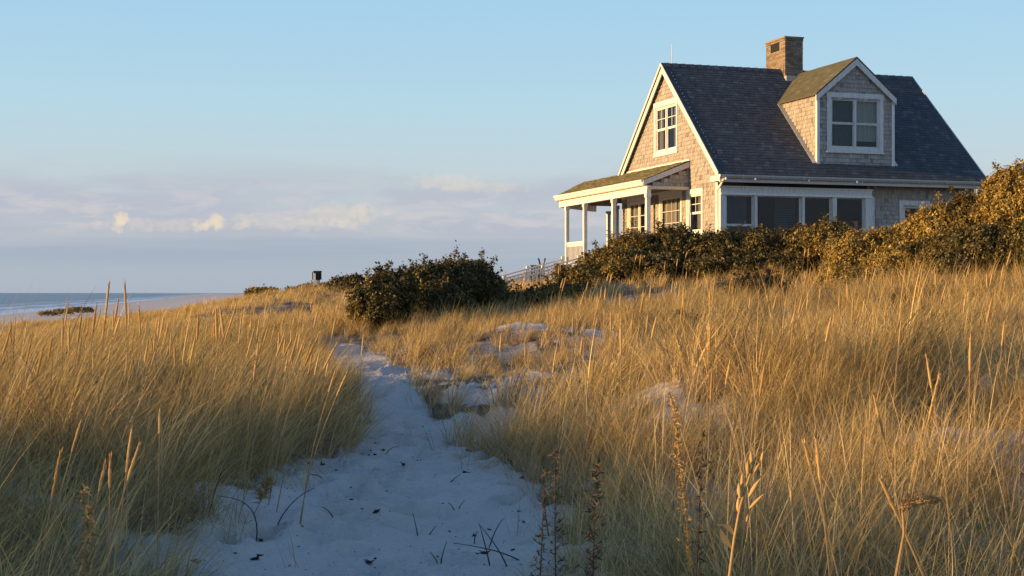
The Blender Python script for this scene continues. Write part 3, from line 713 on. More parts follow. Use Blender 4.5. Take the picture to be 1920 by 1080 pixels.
window(g3, GW[0], GW[1], GW[2], GW[3], 2, muntins=(1, 1), trim=(.09, .17, .09), curtain=[('tan_curtain', 0, .45, 1, 0), ('tan_curtain', .55, 1, 1, 0)])
window(g3, *W3, 1, muntins=(1, 1), trim=(.10, .14, .07), curtain=[('tan_curtain', 0, .5, 1, 0)])
# glazed doors
window(g3, D1[0], D1[1], D1[2], D1[3], 2, muntins=(1, 4), sash=False, upper_only=False, trim=(.09, .2, .0), mull=.09, mats=('white', 'cream'), name='french_door', curtain=[None, ('tan_curtain', .0, 1, 1, .03)])
window(g3, D2[0], D2[1], D2[2], D2[3], 1, muntins=(3, 4), sash=False, upper_only=False, trim=(.09, .16, .0), mats=('white', 'cream'), name='french_door', curtain=[('tan_curtain', .0, 1, 1, .05)])
mb = HB(); mb.box((WU0-.055, 2.4, 3.20), (WU0-.015, 7.55, 3.30)); mb.build('porch_header_board', M['white'])
# small front window
f3 = lambda a, b, d: (a, WV0-.012-d, b)
window(f3, *SW, 1, trim=(.14, .15, .1), sash=False, mats=('shade_white', 'shade_white'))

# sunroom bay: front face at v = 0
mb = HB(); bay0, bay1 = .02, 5.16
mb.box((bay0, .0, 2.93), (bay1, WV0, 3.12)); mb.box((bay0-.02, -.02, 3.12), (bay1+.02, WV0, 3.17)); mb.box((bay0, 0, .6), (bay1, WV0, 1.1))
mb.box((bay0, .0, 1.1), (.20, WV0, 2.93)); mb.box((4.93, .0, 1.1), (bay1, WV0, 2.93))
mb.build('sunroom_bay', M['shade_white'])
mb = HB(); mb.box((bay0, -.035, 2.90), (bay1-.0, -.003, 2.965)); mb.build('window_head_board', M['white'])
b3 = lambda a, b, d: (a, .06-d, b)
spans = [(.20, 1.14, True), (1.22, 2.74, False), (2.82, 3.78, False), (3.92, 4.93, False)]
for i, (a0, a1, sh_) in enumerate(spans):
    window(b3, a0, a1, 1.1, 2.93, 1, frame=.025, sash=sh_, mats=('shade_white', 'shade_white'), name='sunroom_window', curtain=[None] if i else [('screen', 0, .8, 1, 0)])
for a0, a1 in ((1.14, 1.22), (2.74, 2.82), (3.78, 3.92)):
    mb = HB(); mb.box((a0, -.01, 1.1), (a1, .12, 2.90)); mb.build('sunroom_post', M['shade_white'])
mb = HB()
for k in range(26): mb.box((2.02, .35, 1.1+k*.07), (2.72, .36, 1.1+k*.07+.052))
tag(mb.build('window_blind', M['screen']), kind='stuff')

# dormer -----------------------------------------------------------------
dsl = (DAW-DEW)/(DUM-DU0+.12)
def dorm_w(u): return DAW - dsl*abs(u-DUM)
DW = (3.86, 5.60, 4.42, 5.98)
df = lambda a, b, v=DV: (a, v, b)
mb = HB(); holed(mb, [(DU0, 3.7), (DU1, 3.7), (DU1, dorm_w(DU1)-.05), (DUM, DAW-.06), (DU0, dorm_w(DU0)-.05)], [DW], df)
def side_back(w): return RV0-(RZ-w)/SL
for uu in (DU0, DU1):
    mb.poly([(uu, DV, 3.9), (uu, DV, dorm_w(uu)-.05), (uu, side_back(dorm_w(uu)), dorm_w(uu)-.05)])
mb.box((DU0+.05, 1.9, 4.3), (DU1-.05, 1.95, 5.75))
dormer = mb.build('dormer', M['sheathing'])
def dspan(w):
    if w < dorm_w(DU0): return (DU0+.06, DU1-.06)
    s = (DAW-.08-w)/dsl; return (DUM-s, DUM+s)
mb = HB(); shingle_field(mb, df, (0, -1, 0), 3.88, DAW-.12, dspan, [DW])
tag(mb.build('wall_shingles', M['wall_shingle'], dormer), kind='stuff')
mb = HB(); ds = lambda a, b: (DU0, a, b)
shingle_field(mb, ds, (-1, 0, 0), 3.95, dorm_w(DU0)-.04, lambda w: (DV+.02, max(DV+.03, side_back(w)-.03)), [])
ds2 = lambda a, b: (DU1, a, b)
shingle_field(mb, ds2, (1, 0, 0), 3.95, dorm_w(DU1)-.04, lambda w: (DV+.02, max(DV+.03, side_back(w)-.03)), [])
tag(mb.build('wall_shingles', M['wall_shingle'], dormer), kind='stuff')
# dormer roof: two slopes that run back into the main roof
for s in (-1, 1):
    ue = DUM + s*(DUM-DU0+.10); we = dorm_w(ue)
    fv = DV-.12
    mb = HB(); mb.extrude([(DUM, fv, DAW), (ue, fv, we), (ue, side_back(we), we), (DUM, side_back(DAW), DAW)], (0, 0, -.05), .3)
    rf = mb.build('dormer_roof', M['soffit'], dormer)
    dl = math.hypot(1, dsl); tot = abs(ue-DUM)*dl
    def to3(a, q, s=s, ue=ue, we=we, dl=dl): return (ue - s*q/dl, a, we + q*dsl/dl)
    mb = HB(); shingle_field(mb, to3, (s*dsl/dl, 0, 1/dl), 0, tot, lambda q, we=we, dl=dl: (fv-.012, side_back(we+q*dsl/dl)), [], expo=.13, thick=.012, wid=(.22, .32), tone=rtone)
    tag(mb.build('roof_shingles', M['sunlit_shingle'] if s < 0 else M['roof_shingle'], dormer), kind='stuff')  # sun-facing slope takes the shingle with sunlight in its colour
    # front rake boards
    mb = HB(); wv = .16*dl
    mb.extrude([(DUM, fv+.0, DAW-.052), (ue, fv, we-.052), (ue, fv, we-.052-wv*.9), (DUM, fv, DAW-.052-wv)], (0, .05, 0)); mb.build('rake_board', M['shade_white'], dormer)
for uu, s in ((DU0, -1), (DU1, 1)):
    mb = HB(); mb.box((uu-.025, DV-.03, 3.84), (uu+.07 if s < 0 else uu+.025, DV+.07, dorm_w(DU0)-.14)) if s < 0 else mb.box((uu-.07, DV-.03, 3.84), (uu+.025, DV+.07, dorm_w(DU0)-.14))
    mb.build('corner_board', M['white'], dormer)
# flashing where the dormer side meets the roof
mb = HB()
for uu, s in ((DU0, -1), (DU1, 1)):
    nf = 16
    for k in range(nf):
        v0 = DV-.02+(side_back(6.0)-DV)*k/nf; v1 = v0+(side_back(6.0)-DV)/nf+.03
        mb.hexa([(uu+s*.01, v0, roof_w(v0)+.015), (uu+s*.16, v0, roof_w(v0)+.015), (uu+s*.16, v1, roof_w(v1)+.015), (uu+s*.01, v1, roof_w(v1)+.015),
                 (uu+s*.01, v0, roof_w(v0)+.045), (uu+s*.16, v0, roof_w(v0)+.028), (uu+s*.16, v1, roof_w(v1)+.022), (uu+s*.01, v1, roof_w(v1)+.038)])
tag(mb.build('flashing', M['gutter'], dormer), kind='stuff')
d3 = lambda a, b, d: (a, DV-.012-d, b)
window(d3, *DW, 2, trim=(.12, .15, .09), mull=.06, mats=('shade_white', 'shade_white'), name='dormer_window', curtain=[('screen', 0, 1, 1, .05), ('curtain', 0, 1, 1, .14)])

# chimney -----------------------------------------------------------------
CU0, CU1, CV0, CV1, CW0, CW1 = 4.18, 4.84, 3.62, 4.92, 6.6, 8.44
mb = HB(); mb.box((CU0+.012, CV0+.012, CW0), (CU1-.012, CV1-.012, CW1-.02))
chim = mb.build('chimney', M['mortar'])
mb = HB(); vent = (4.02, 4.62, 8.02, 8.32); row = 0; w = CW0
def course(fix, axis_, a0, a1, w, row, sign, hole=None):
    L_ = .21; a = a0 - (L_/2 if row % 2 else 0)
    while a < a1-.005:
        s0 = max(a+.005, a0); e0 = min(a+L_-.005, a1); a += L_
        if e0-s0 < .02: continue
        if hole and hole[2] < w+.03 < hole[3] and s0 < hole[1] and e0 > hole[0]: continue
        d = random.uniform(-.003, .004)
        if axis_ == 'v': mb.box((fix-d if sign < 0 else fix-.03, s0, w+.005), (fix+.03 if sign < 0 else fix+d, e0, w+.062))
        else: mb.box((s0, fix-d if sign < 0 else fix-.03, w+.005), (e0, fix+.03 if sign < 0 else fix+d, w+.062))
while w < CW1-.06:
    flare = .015 if w > CW1-.2 else 0
    course(CU0-flare, 'v', CV0, CV1, w, row, -1, vent); course(CU1+flare, 'v', CV0, CV1, w, row, 1)
    course(CV0-flare, 'u', CU0, CU1, w, row+1, -1); course(CV1+flare, 'u', CU0, CU1, w, row+1, 1)
    w += .068; row += 1
tag(mb.build('bricks', M['brick'], chim), kind='stuff')
mb = HB(); mb.box((CU0+.006, vent[0], vent[2]), (CU0+.02, vent[1], vent[3])); mb.build('flue_shade_plate', M['dark'], chim)  # flat dark plate: the shade inside the opening put into its colour
mb = HB(); mb.box((CU0-.03, CV0-.03, CW1-.05), (CU1+.03, CV1+.03, CW1)); mb.build('chimney_cap', M['mortar'], chim)
mb = HB(); mb.box((CU0-.04, CV0-.16, 6.93), (CU1+.04, CV0-.005, 7.12)); mb.build('flashing', M['gutter'], chim)
mb = HB(); mb.tube([(.25, RV0, 7.38), (.25, RV0, 8.0)], .012, 6); mb.build('antenna', M['white'])
# porch --------------------------------------------------------------------
PE = -1.5; PT, PB = 4.08, 3.46; PV0, PV1 = 2.15, 10.04
psl = (PT-PB)/1.5
HIP = (0.04, 11.15, PT); DIAG = (.75, 12.25, PB)
mb = HB()
mb.extrude([(PE, PV0, PB), (PE, PV1, PB), HIP, (.04, PV0, PT+.0165)], (0, 0, -.05), .3)
mb.extrude([(PE, PV1, PB), DIAG, HIP], (0, 0, -.05), .3)
mb.extrude([HIP, DIAG, (3.6, 12.25, PB), (3.2, 8.0, PT), (.04, 8.0, PT)], (0, 0, -.05), .3)
proof = mb.build('porch_roof', M['soffit'])
pl = math.hypot(1, psl)
def to3(a, q): return (PE + q/pl, a, PB + q*psl/pl)
mb = HB(); shingle_field(mb, to3, (-psl/pl, 0, 1/pl), 0, 1.53*pl, lambda q: (PV0-.01, PV1+(HIP[1]-PV1)*min(1, (q/pl)/1.5)), [], expo=.12, wid=(.2, .3))
tag(mb.build('roof_shingles', M['sunlit_shingle'], proof), kind='stuff')
mb = HB(); mb.box((WU0-.05, PV0-.02, PT+.0), (WU0-.014, 7.62, PT+.06)); mb.build('flashing', M['white'], proof)
# fascia board, crown moulding and beam below, turning the angled corner
dg = Vector((DIAG[0]-PE, DIAG[1]-PV1, 0)).normalized()
def run(mb, off, w0, w1, th_):
    """one board along the eave and on round the angle"""
    p0 = Vector((PE+off, PV0+.02, 0)); p1 = Vector((PE+off, PV1-off*.4, 0)); p2 = p1 + dg*3.0
    mb.beam((p0.x, p0.y, (w0+w1)/2), (p1.x, p1.y, (w0+w1)/2), th_, w1-w0); mb.beam((p1.x, p1.y, (w0+w1)/2), (p2.x, p2.y, (w0+w1)/2), th_*.98, (w1-w0)*.99)
mb = HB(); run(mb, -.02, 3.32, 3.46, .04); mb.build('fascia', M['white'], proof)
mb = HB(); run(mb, -.06, 3.40, 3.47, .06); mb.build('crown_moulding', M['white'], proof)
mb = HB(); run(mb, .17, 3.06, 3.30, .14); mb.build('porch_beam', M['white'], proof)
mb = HB(); run(mb, .05, 3.295, 3.318, .14); mb.build('eave_soffit', M['cream'], proof)
mb = HB(); mb.extrude([(PE+.1, PV0+.1, 3.27), (PE+.1, PV1-.1, 3.27), (.6, 11.9, 3.27), (1.6, 11.9, 3.27), (WU0-.03, 7.7, 3.27), (WU0-.03, PV0+.1, 3.27)], (0, 0, .02)); mb.build('porch_ceiling', M['soffit'], proof)
# gable end triangle of the porch roof: rake board, cladding and lower rail
mb = HB(); mb.extrude([(PE-.02, PV0-.01, PB-.01), (WU0-.03, PV0-.01, PT-.02), (WU0-.03, PV0-.01, PT-.19), (PE+.0, PV0-.01, PB-.16)], (0, .04, 0)); mb.build('rake_board', M['shade_white'], proof)
mb = HB(); shingle_field(mb, lambda a, b: (a, PV0+.06, b), (0, -1, 0), 3.28, PT-.18, lambda w: (PE+.2+max(0, (w-3.30))/psl, WU0-.03), [], expo=.12)
tag(mb.build('wall_shingles', M['wall_shingle'], proof), kind='stuff')
mb = HB(); mb.extrude([(PE+.1, PV0+.065, 3.2), (WU0-.03, PV0+.065, 3.2), (WU0-.03, PV0+.065, PT-.15), (PE+.1, PV0+.065, PB-.15)], (0, .03, 0)); mb.build('cladding_board', M['sheathing'], proof)
mb = HB(); mb.box((PE+.13, PV0-.0, 3.19), (WU0-.03, PV0+.10, 3.28)); mb.build('end_beam', M['cream'], proof)
# porch deck
mb = HB(); mb.extrude([(PE+.02, PV0, .86), (PE+.02, PV1-.35, .86), (.5, 11.75, .86), (1.9, 11.75, .86), (1.9, WV1, .86), (WU0-.03, WV1, .86), (WU0-.03, PV0, .86)], (0, 0, .06)); mb.build('porch_floor', M['cream'])
mb = HB(); mb.beam((PE+.03, PV0, .72), (PE+.03, PV1-.35, .72), .04, .26); mb.build('porch_skirt', M['white'])
cols = [(-1.36, 2.02+.16, .125), (-1.36, 4.92, .12), (-1.36, 7.50, .12), (-1.36, 9.25, .12), (1.15, 11.55, .12), (.1, 8.2, .12)]
for (cu, cv, cs) in cols:
    mb = HB(); mb.box((cu-cs/2, cv-cs/2, .93), (cu+cs/2, cv+cs/2, 3.06)); c_ = mb.build('porch_column', M['white'])
    mb = HB(); mb.box((cu-cs/2-.02, cv-cs/2-.02, 2.93), (cu+cs/2+.02, cv+cs/2+.02, 3.055)); mb.build('capital', M['white'], c_)
    mb = HB(); mb.box((cu-cs/2-.02, cv-cs/2-.02, .925), (cu+cs/2+.02, cv+cs/2+.02, 1.05)); mb.build('column_base', M['white'], c_)
# railing between the two far columns and along the angle
for (p, q) in (((-1.36, 7.57), (-1.36, 9.18)),):
    mb = HB(); mb.beam((*p, 1.74), (*q, 1.74), .09, .07); mb.beam((*p, 1.66), (*q, 1.66), .04, .08); mb.beam((*p, 1.02), (*q, 1.02), .05, .07); rl = mb.build('porch_railing', M['white'])
    n = 13; mb = HB(); d = Vector(q)-Vector(p)
    for k in range(n):
        c = Vector(p)+d*(k+.5)/n; mb = HB(); mb.box((c.x-.018, c.y-.018, 1.05), (c.x+.018, c.y+.018, 1.63)); mb.build('baluster', M['white'], rl)
# stairs -------------------------------------------------------------------
stair = empty('porch_stairs', (*(OH + RV*(-2.9) + GV*8.3), ZC+.1), th, label='white painted, shade-greyed wooden steps with slanting handrails down from the porch', cat='stairs')
class SB(MB):
    def build(s, name, mat_, parent=None, smooth=False): return MB.build(s, name, mat_, parent or stair, smooth, off=(2.9, -8.3, -.1))
us0, us1, ws0, ws1 = -1.5, -4.25, 1.20, .47
def sw(u_): return ws0+(ws1-ws0)*(u_-us0)/(us1-us0)
for vv in (7.55, 9.15):
    mb = SB(); mb.beam((us0, vv, sw(us0)), (us1, vv, sw(us1)), .09, .05); hr = mb.build('handrail', M['shade_white'])
    mb = SB(); mb.beam((us0, vv, sw(us0)-.12), (us1, vv, sw(us1)-.12), .04, .06); mb.build('upper_rail', M['shade_white'], hr)
    mb = SB(); mb.beam((us0, vv, sw(us0)-.72), (us1, vv, sw(us1)-.72), .04, .06); mb.build('lower_rail', M['shade_white'], hr)
    for k in range(20):
        uu = us0+(us1-us0)*(k+.5)/20; mb = SB(); mb.box((uu-.016, vv-.016, sw(uu)-.74), (uu+.016, vv+.016, sw(uu)-.1)); mb.build('baluster', M['shade_white'], hr)
    for uu in (us0-.06, (us0+us1)/2, us1):
        mb = SB(); mb.box((uu-.05, vv-.05, sw(uu)-1.1), (uu+.05, vv+.05, sw(uu)+.10)); mb.build('newel_post', M['shade_white'], hr)
    mb = SB(); mb.beam((us0, vv, sw(us0)-.92), (us1, vv, sw(us1)-.92), .05, .26); mb.build('stringer', M['shade_white'])
for k in range(9):
    uu = us0+(us1-us0)*(k+.5)/9; mb = SB(); mb.box((uu-.16, 7.57, sw(uu)-.86), (uu+.16, 9.13, sw(uu)-.82)); mb.build('tread', M['shade_white'])
# black patio chair on the landing
def chair(loc, rz, label):
    c = empty('patio_chair', loc, rz, label=label, cat='chair')
    for s in (-.24, .24):
        mb = MB(); mb.tube([(s, .3, 0), (s, .22, .45), (s, .30, .62), (s, -.28, .66), (s, -.30, 0)], .018, 6); mb.build('frame', M['blackmetal'], c)
    mb = MB(); mb.hexa([(-.24, -.24, .40), (.24, -.24, .40), (.24, .24, .44), (-.24, .24, .44), (-.24, -.24, .43), (.24, -.24, .43), (.24, .24, .47), (-.24, .24, .47)]); mb.build('seat', M['blackmetal'], c)
    for k in range(5):
        x_ = -.2+k*.1; mb = MB(); mb.hexa([(x_-.035, -.24, .42), (x_+.035, -.24, .42), (x_+.035, -.21, .42), (x_-.035, -.21, .42), (x_-.035, -.42, 1.0), (x_+.035, -.42, 1.0), (x_+.035, -.39, 1.0), (x_-.035, -.39, 1.0)]); mb.build('back_slat', M['blackmetal'], c)
    mb = MB(); mb.beam((-.27, -.41, 1.0), (.27, -.41, 1.0), .03, .05); mb.build('top_rail', M['blackmetal'], c)
    return c
cp = P3(1001, 512, 52.0); chair((cp.x, cp.y, ZC+.0), R(160), 'black slatted patio chair beside the porch stairs')
mb = MB(); cp2 = P3(1016, 500, 51.5)
fold = empty('folding_stool', (cp2.x, cp2.y, ZC+.25), R(10), label='folded black x-legged stool standing above the stair rail', cat='stool')
for s in (-1, 1):
    mb = MB(); mb.beam((-.16*s, .02*s, 0), (.13*s, .02*s, 1.0), .035, .05); mb.build('leg', M['blackmetal'], fold)
mb = MB(); mb.beam((-.15, 0, .02), (.15, 0, .02), .3, .03); mb.build('seat', M['blackmetal'], fold)
# outdoor shower screen and trellis on the right of the front wall
tr = empty('garden_trellis', (*(OH + RV*8.1 + GV*(-.15)), ZC+.8), th, label='pale wooden trellis frame against the shaded shingle wall, right of the small window', cat='trellis')
for k, (uu, hh) in enumerate(((-.45, 1.9), (0, 2.05), (.4, 1.95), (.75, 2.0))):
    mb = MB(); mb.box((uu-.035, -.03, -.2), (uu+.035, .03, hh)); mb.build('post', M['shade_white'], tr)
for hh in (1.35, 1.75):
    mb = MB(); mb.box((-.5, -.045, hh), (.8, -.031, hh+.05)); mb.build('rail', M['shade_white'], tr)
mb = MB(); mb.beam((.42, -.06, 2.1), (.95, -.06, 1.35), .03, .04); mb.build('brace', M['shade_white'], tr)

# beach marker box on the far dune crest
bp = P3(594, 536, 58.0); bz = gz(bp.x, 58.0)
box = empty('sign_box', (bp.x, 58.0, bz), R(8), label='dark square box on a pale post on the far dune crest', cat='box')
top = P3(594, 512, 58.0).z - bz
mb = MB(); mb.box((-.13, -.02, top-.27), (.19, .26, top+.06)); mb.box((-.15, -.04, top+.06), (.21, .28, top+.09)); mb.build('housing', M['blackmetal'], box)
mb = MB(); mb.box((-.15, -.06, -.3), (-.05, .0, top-.01)); mb.build('post', M['white'], box)
mb = MB(); mb.box((-.05, .02, -.3), (.13, .20, top-.271)); mb.build('pedestal', M['shade_white'], box)
mb = MB(); mb.box((-.19, -.01, top-.27), (-.152, .2, top+.05)); mb.build('side_panel', M['blackmetal'], box)

# ------------------------------------------------------------------ shrubs
def shrub(blobs, n, leaf, matname, label, tilt_top=.6, stems=14, name='shrub', group=None, sprays=40, skin=.30):
    """blobs: (x, y, z, rx, ry, rz) world ellipsoids; leaves fill an uneven shell of each"""
    B = np.array(blobs, float); base = (B[:, 0].mean(), B[:, 1].mean()); bz_ = gz(*base)
    root = empty(name, (base[0], base[1], bz_), 0, label=label, cat='shrub', group=group)
    area = (B[:, 3]*B[:, 5]+B[:, 4]*B[:, 5]+B[:, 3]*B[:, 4]); cnt = (n*area/area.sum()).astype(int)
    C = []; Nn = []; SH = []
    for bl, c in zip(B, cnt):
        v = rng.normal(size=(c*2, 3)); v /= np.linalg.norm(v, axis=1)[:, None]; v = v[v[:, 2] > -.45][:c]
        th_ = np.arctan2(v[:, 1], v[:, 0]); bump = fbm(th_*3+bl[0]*7, v[:, 2]*4+bl[1]*3, 1.0, 3, 81)
        lump = .66 + .68*bump
        rr = lump*(1 - skin*rng.random(len(v))**1.5)
        p = bl[:3] + v*bl[3:]*rr[:, None]
        ns = max(4, int(c/420)) if leaf < .09 else 0; j = rng.integers(0, len(v), ns); sd = v[j]+rng.normal(0, .35, (ns, 3)); sd[:, 2] = np.abs(sd[:, 2])+.5; sd /= np.linalg.norm(sd, axis=1)[:, None]
        st0 = bl[:3] + v[j]*bl[3:]*(lump[j]*.88)[:, None]; sl_ = rng.uniform(.14, .42, ns)*leaf/.06
        tt = rng.random((ns, 70)); sp_ = (st0[:, None]+sd[:, None]*(sl_[:, None]*tt)[..., None]+rng.normal(0, leaf*.3, (ns, 70, 3))).reshape(-1, 3)
        SH.append((st0, st0+sd*sl_[:, None])); p = np.concatenate([p, sp_]); v = np.concatenate([v, np.repeat(sd, 70, 0)])
        C.append(p); Nn.append(v)
    C = np.concatenate(C); Nn = np.concatenate(Nn)
    # drop leaves buried in a neighbouring blob or the ground
    ins = np.zeros(len(C), bool)
    for bl in B: ins |= (((C-bl[:3])/bl[3:])**2).sum(1) < .30
    gnd = ground_rel(C[:, 0], C[:, 1])+ZC
    k = ~ins & (C[:, 2] > gnd-.05); C, Nn = C[k], Nn[k]
    m = 5; n_ = len(C)//m                                             # whorls of leaves
    pm_ = rng.permutation(len(C)); C = C[pm_]; Nn = Nn[pm_]
    c0 = C[:n_]; Nn0 = rng.normal(size=(n_, 3)); Nn0 /= np.linalg.norm(Nn0, axis=1)[:, None]
    cen = np.repeat(c0, m, 0) + rng.normal(0, leaf*.55, (n_*m, 3))
    fn = np.repeat(Nn[:n_], m, 0)*1.0 + rng.normal(0, .55, (n_*m, 3)); fn[:, 2] += .1
    d = rng.normal(size=(n_*m, 3)); d[:, 2] += .7; d = d - fn*((d*fn).sum(1)/(fn*fn).sum(1))[:, None]; d /= np.linalg.norm(d, axis=1)[:, None]
    s = np.cross(d, fn); s /= np.linalg.norm(s, axis=1)[:, None]
    L_ = leaf*rng.uniform(.5, 1.5, len(cen))[:, None]; Wd = L_*.34
    fold_ = np.cross(d, s)*L_*.15
    V = np.stack([cen, cen+d*L_*.5-s*Wd+fold_, cen+d*L_, cen+d*L_*.5+s*Wd+fold_], 1).reshape(-1, 3)
    F = np.arange(len(V)).reshape(-1, 4)
    rn = np.clip(np.repeat(rng.beta(1.4, 2.6, n_), m)+rng.normal(0, .10, n_*m), 0, 1)
    me = np_mesh('foliage', V-np.array([base[0], base[1], bz_]), F, {'rnd': np.repeat(rn, 4)})
    tag(link('foliage', me, M[matname], root), kind='stuff')
    mb = MB()
    for i in range(stems):
        bl = B[i % len(B)]; a = random.uniform(0, 6.28); q = random.uniform(.2, .95)
        tip = Vector((bl[0]+bl[3]*q*math.cos(a), bl[1]+bl[4]*q*math.sin(a), bl[2]+bl[5]*random.uniform(.4, 1.02)*math.sqrt(max(.05, 1-q*q))))
        b0 = Vector((bl[0]+random.uniform(-.2, .2), bl[1]+random.uniform(-.2, .2), gz(bl[0], bl[1])-.05)); mdp = b0.lerp(tip, .5)+Vector((random.uniform(-.1, .1), 0, random.uniform(0, .15)))
        off = Vector((base[0], base[1], bz_)); mb.tube([b0-off, mdp-off, tip-off], [.02, .012, .004], 5)
    for st0, en in SH:
        for a_, b_ in zip(st0, en): mb.tube([Vector(a_)-Vector((base[0], base[1], bz_)), Vector(b_)-Vector((base[0], base[1], bz_))], [.008, .003], 3, cap=False)
    mb.build('branch', M['bark'], root)
    return root
def blob(px, py, Y, rpx, rpy, ry=None):
    p = P3(px, py, Y); rx = rpx/FPX*Y; rz = rpy/FPX*Y
    return (p.x, p.y, p.z, rx, ry or max(rx, rz)*.9, rz)
shrub([blob(712, 580, 29.0, 52, 58), blob(735, 553, 30.3, 45, 42), blob(700, 603, 29, 30, 28)], 26000, .062, 'leaf_dark', 'dark rounded shrub at the left end of the thicket beside the path')
shrub([blob(800, 548, 32, 60, 52), blob(860, 538, 33, 62, 46), blob(830, 573, 31.5, 60, 32)], 34000, .062, 'leaf_dark', 'tall dark green shrub in the middle of the left thicket')
shrub([blob(888, 530, 34.5, 48, 38), blob(915, 542, 36, 34, 24), blob(890, 563, 33.5, 50, 28)], 24000, .062, 'leaf_dark', 'dark shrub at the right end of the left thicket, by the stairs')
shrub([blob(960, 566, 34, 42, 14), blob(1010, 560, 34, 45, 14), blob(1060, 550, 34.5, 45, 16)], 14000, .06, 'leaf_brown', 'low brown scrub below the handrails of the porch stairs')
# hedge in front of the house, several bushes
hd = [((1135, 502, 37.5, 42, 32), (1100, 522, 37, 48, 22), 'leaf_brown', 'russet bush at the foot of the porch, left end of the hedge'),
      ((1190, 485, 37.5, 52, 42), (1165, 505, 36.8, 50, 30), 'leaf_brown', 'brown bush below the porch columns'),
      ((1268, 476, 37.5, 58, 45), (1240, 505, 36.6, 50, 30), 'leaf_dark', 'dark bush in front of the porch doors'),
      ((1350, 480, 37.2, 60, 42), (1330, 505, 36.5, 60, 28), 'leaf_dark', 'dark bush under the near corner of the house'),
      ((1430, 482, 37, 60, 44), (1410, 505, 36.3, 60, 28), 'leaf_dark', 'dark bush below the left sunroom windows'),
      ((1510, 480, 36.6, 60, 50), (1490, 505, 36.0, 60, 28), 'leaf_dark', 'dark bush with upright shoots below the black sunroom window')]
for a_, b_, mt, lb in hd: shrub([blob(*a_), blob(*b_)] + ([blob((a_[0]+b_[0])/2+25, 476, a_[2]+.8, 45, 34)] if a_[0] > 1150 else []), 26000, .065, mt, lb, group='hedge bushes in front of the house')
shrub([blob(1560, 460, 35, 45, 38), blob(1530, 462, 36, 30, 34)], 16000, .065, 'leaf_brown', 'bush with pointed russet shoots at the right end of the dark hedge')
shrub([blob(1610, 500, 31.5, 62, 62), blob(1665, 492, 31.5, 60, 60), blob(1590, 540, 30, 60, 36), blob(1660, 540, 29.8, 60, 36)], 42000, .05, 'leaf_tan', 'feathery golden bush left of the small window')
shrub([blob(1712, 468, 31.5, 60, 52), blob(1765, 446, 31, 52, 60), blob(1700, 500, 30.5, 70, 36)], 42000, .055, 'leaf_tan', 'tan leafy bush in front of the small window')
shrub([blob(1830, 425, 30.5, 60, 52), blob(1780, 480, 29.5, 80, 36)], 34000, .06, 'leaf_brown', 'russet bush below the right end of the roof')
shrub([blob(1905, 395, 29.5, 62, 72), blob(1960, 400, 29, 60, 70), blob(1890, 350, 30, 30, 26)], 44000, .06, 'leaf_tan', 'tallest golden bush at the right edge of the picture')
shrub([blob(1850, 470, 28.6, 75, 42), blob(1930, 465, 28, 60, 48), blob(1790, 500, 28.3, 50, 22)], 44000, .055, 'leaf_dark', 'dark shaded bush below the tallest golden bush')
shrub([blob(1420, 545, 28, 60, 24), blob(1290, 612, 22, 26, 12)], 9000, .05, 'leaf_low', 'low brown scrub half sunk in golden grass on the slope')
# far scrub on the crest
shrub([blob(590, 545, 60, 35, 10), blob(560, 548, 60, 25, 7), blob(625, 543, 58, 30, 10)], 9000, .10, 'leaf_low', 'low dark scrub under the box on the far dune crest')
shrub([blob(645, 538, 55, 28, 16), blob(665, 535, 52, 22, 16)], 7000, .10, 'leaf_low', 'low scrub on the crest just left of the dark thicket')
shrub([blob(495, 549, 64, 24, 4), blob(475, 550, 64, 14, 3)], 3000, .12, 'leaf_brown', 'flat dark scrub patch on the skyline left of the box')
shrub([blob(150, 582, 330, 24, 4), blob(118, 585, 330, 18, 3), blob(90, 588, 330, 16, 2)], 4000, .35, 'leaf_brown', 'distant dark scrub on the beach below the sea')
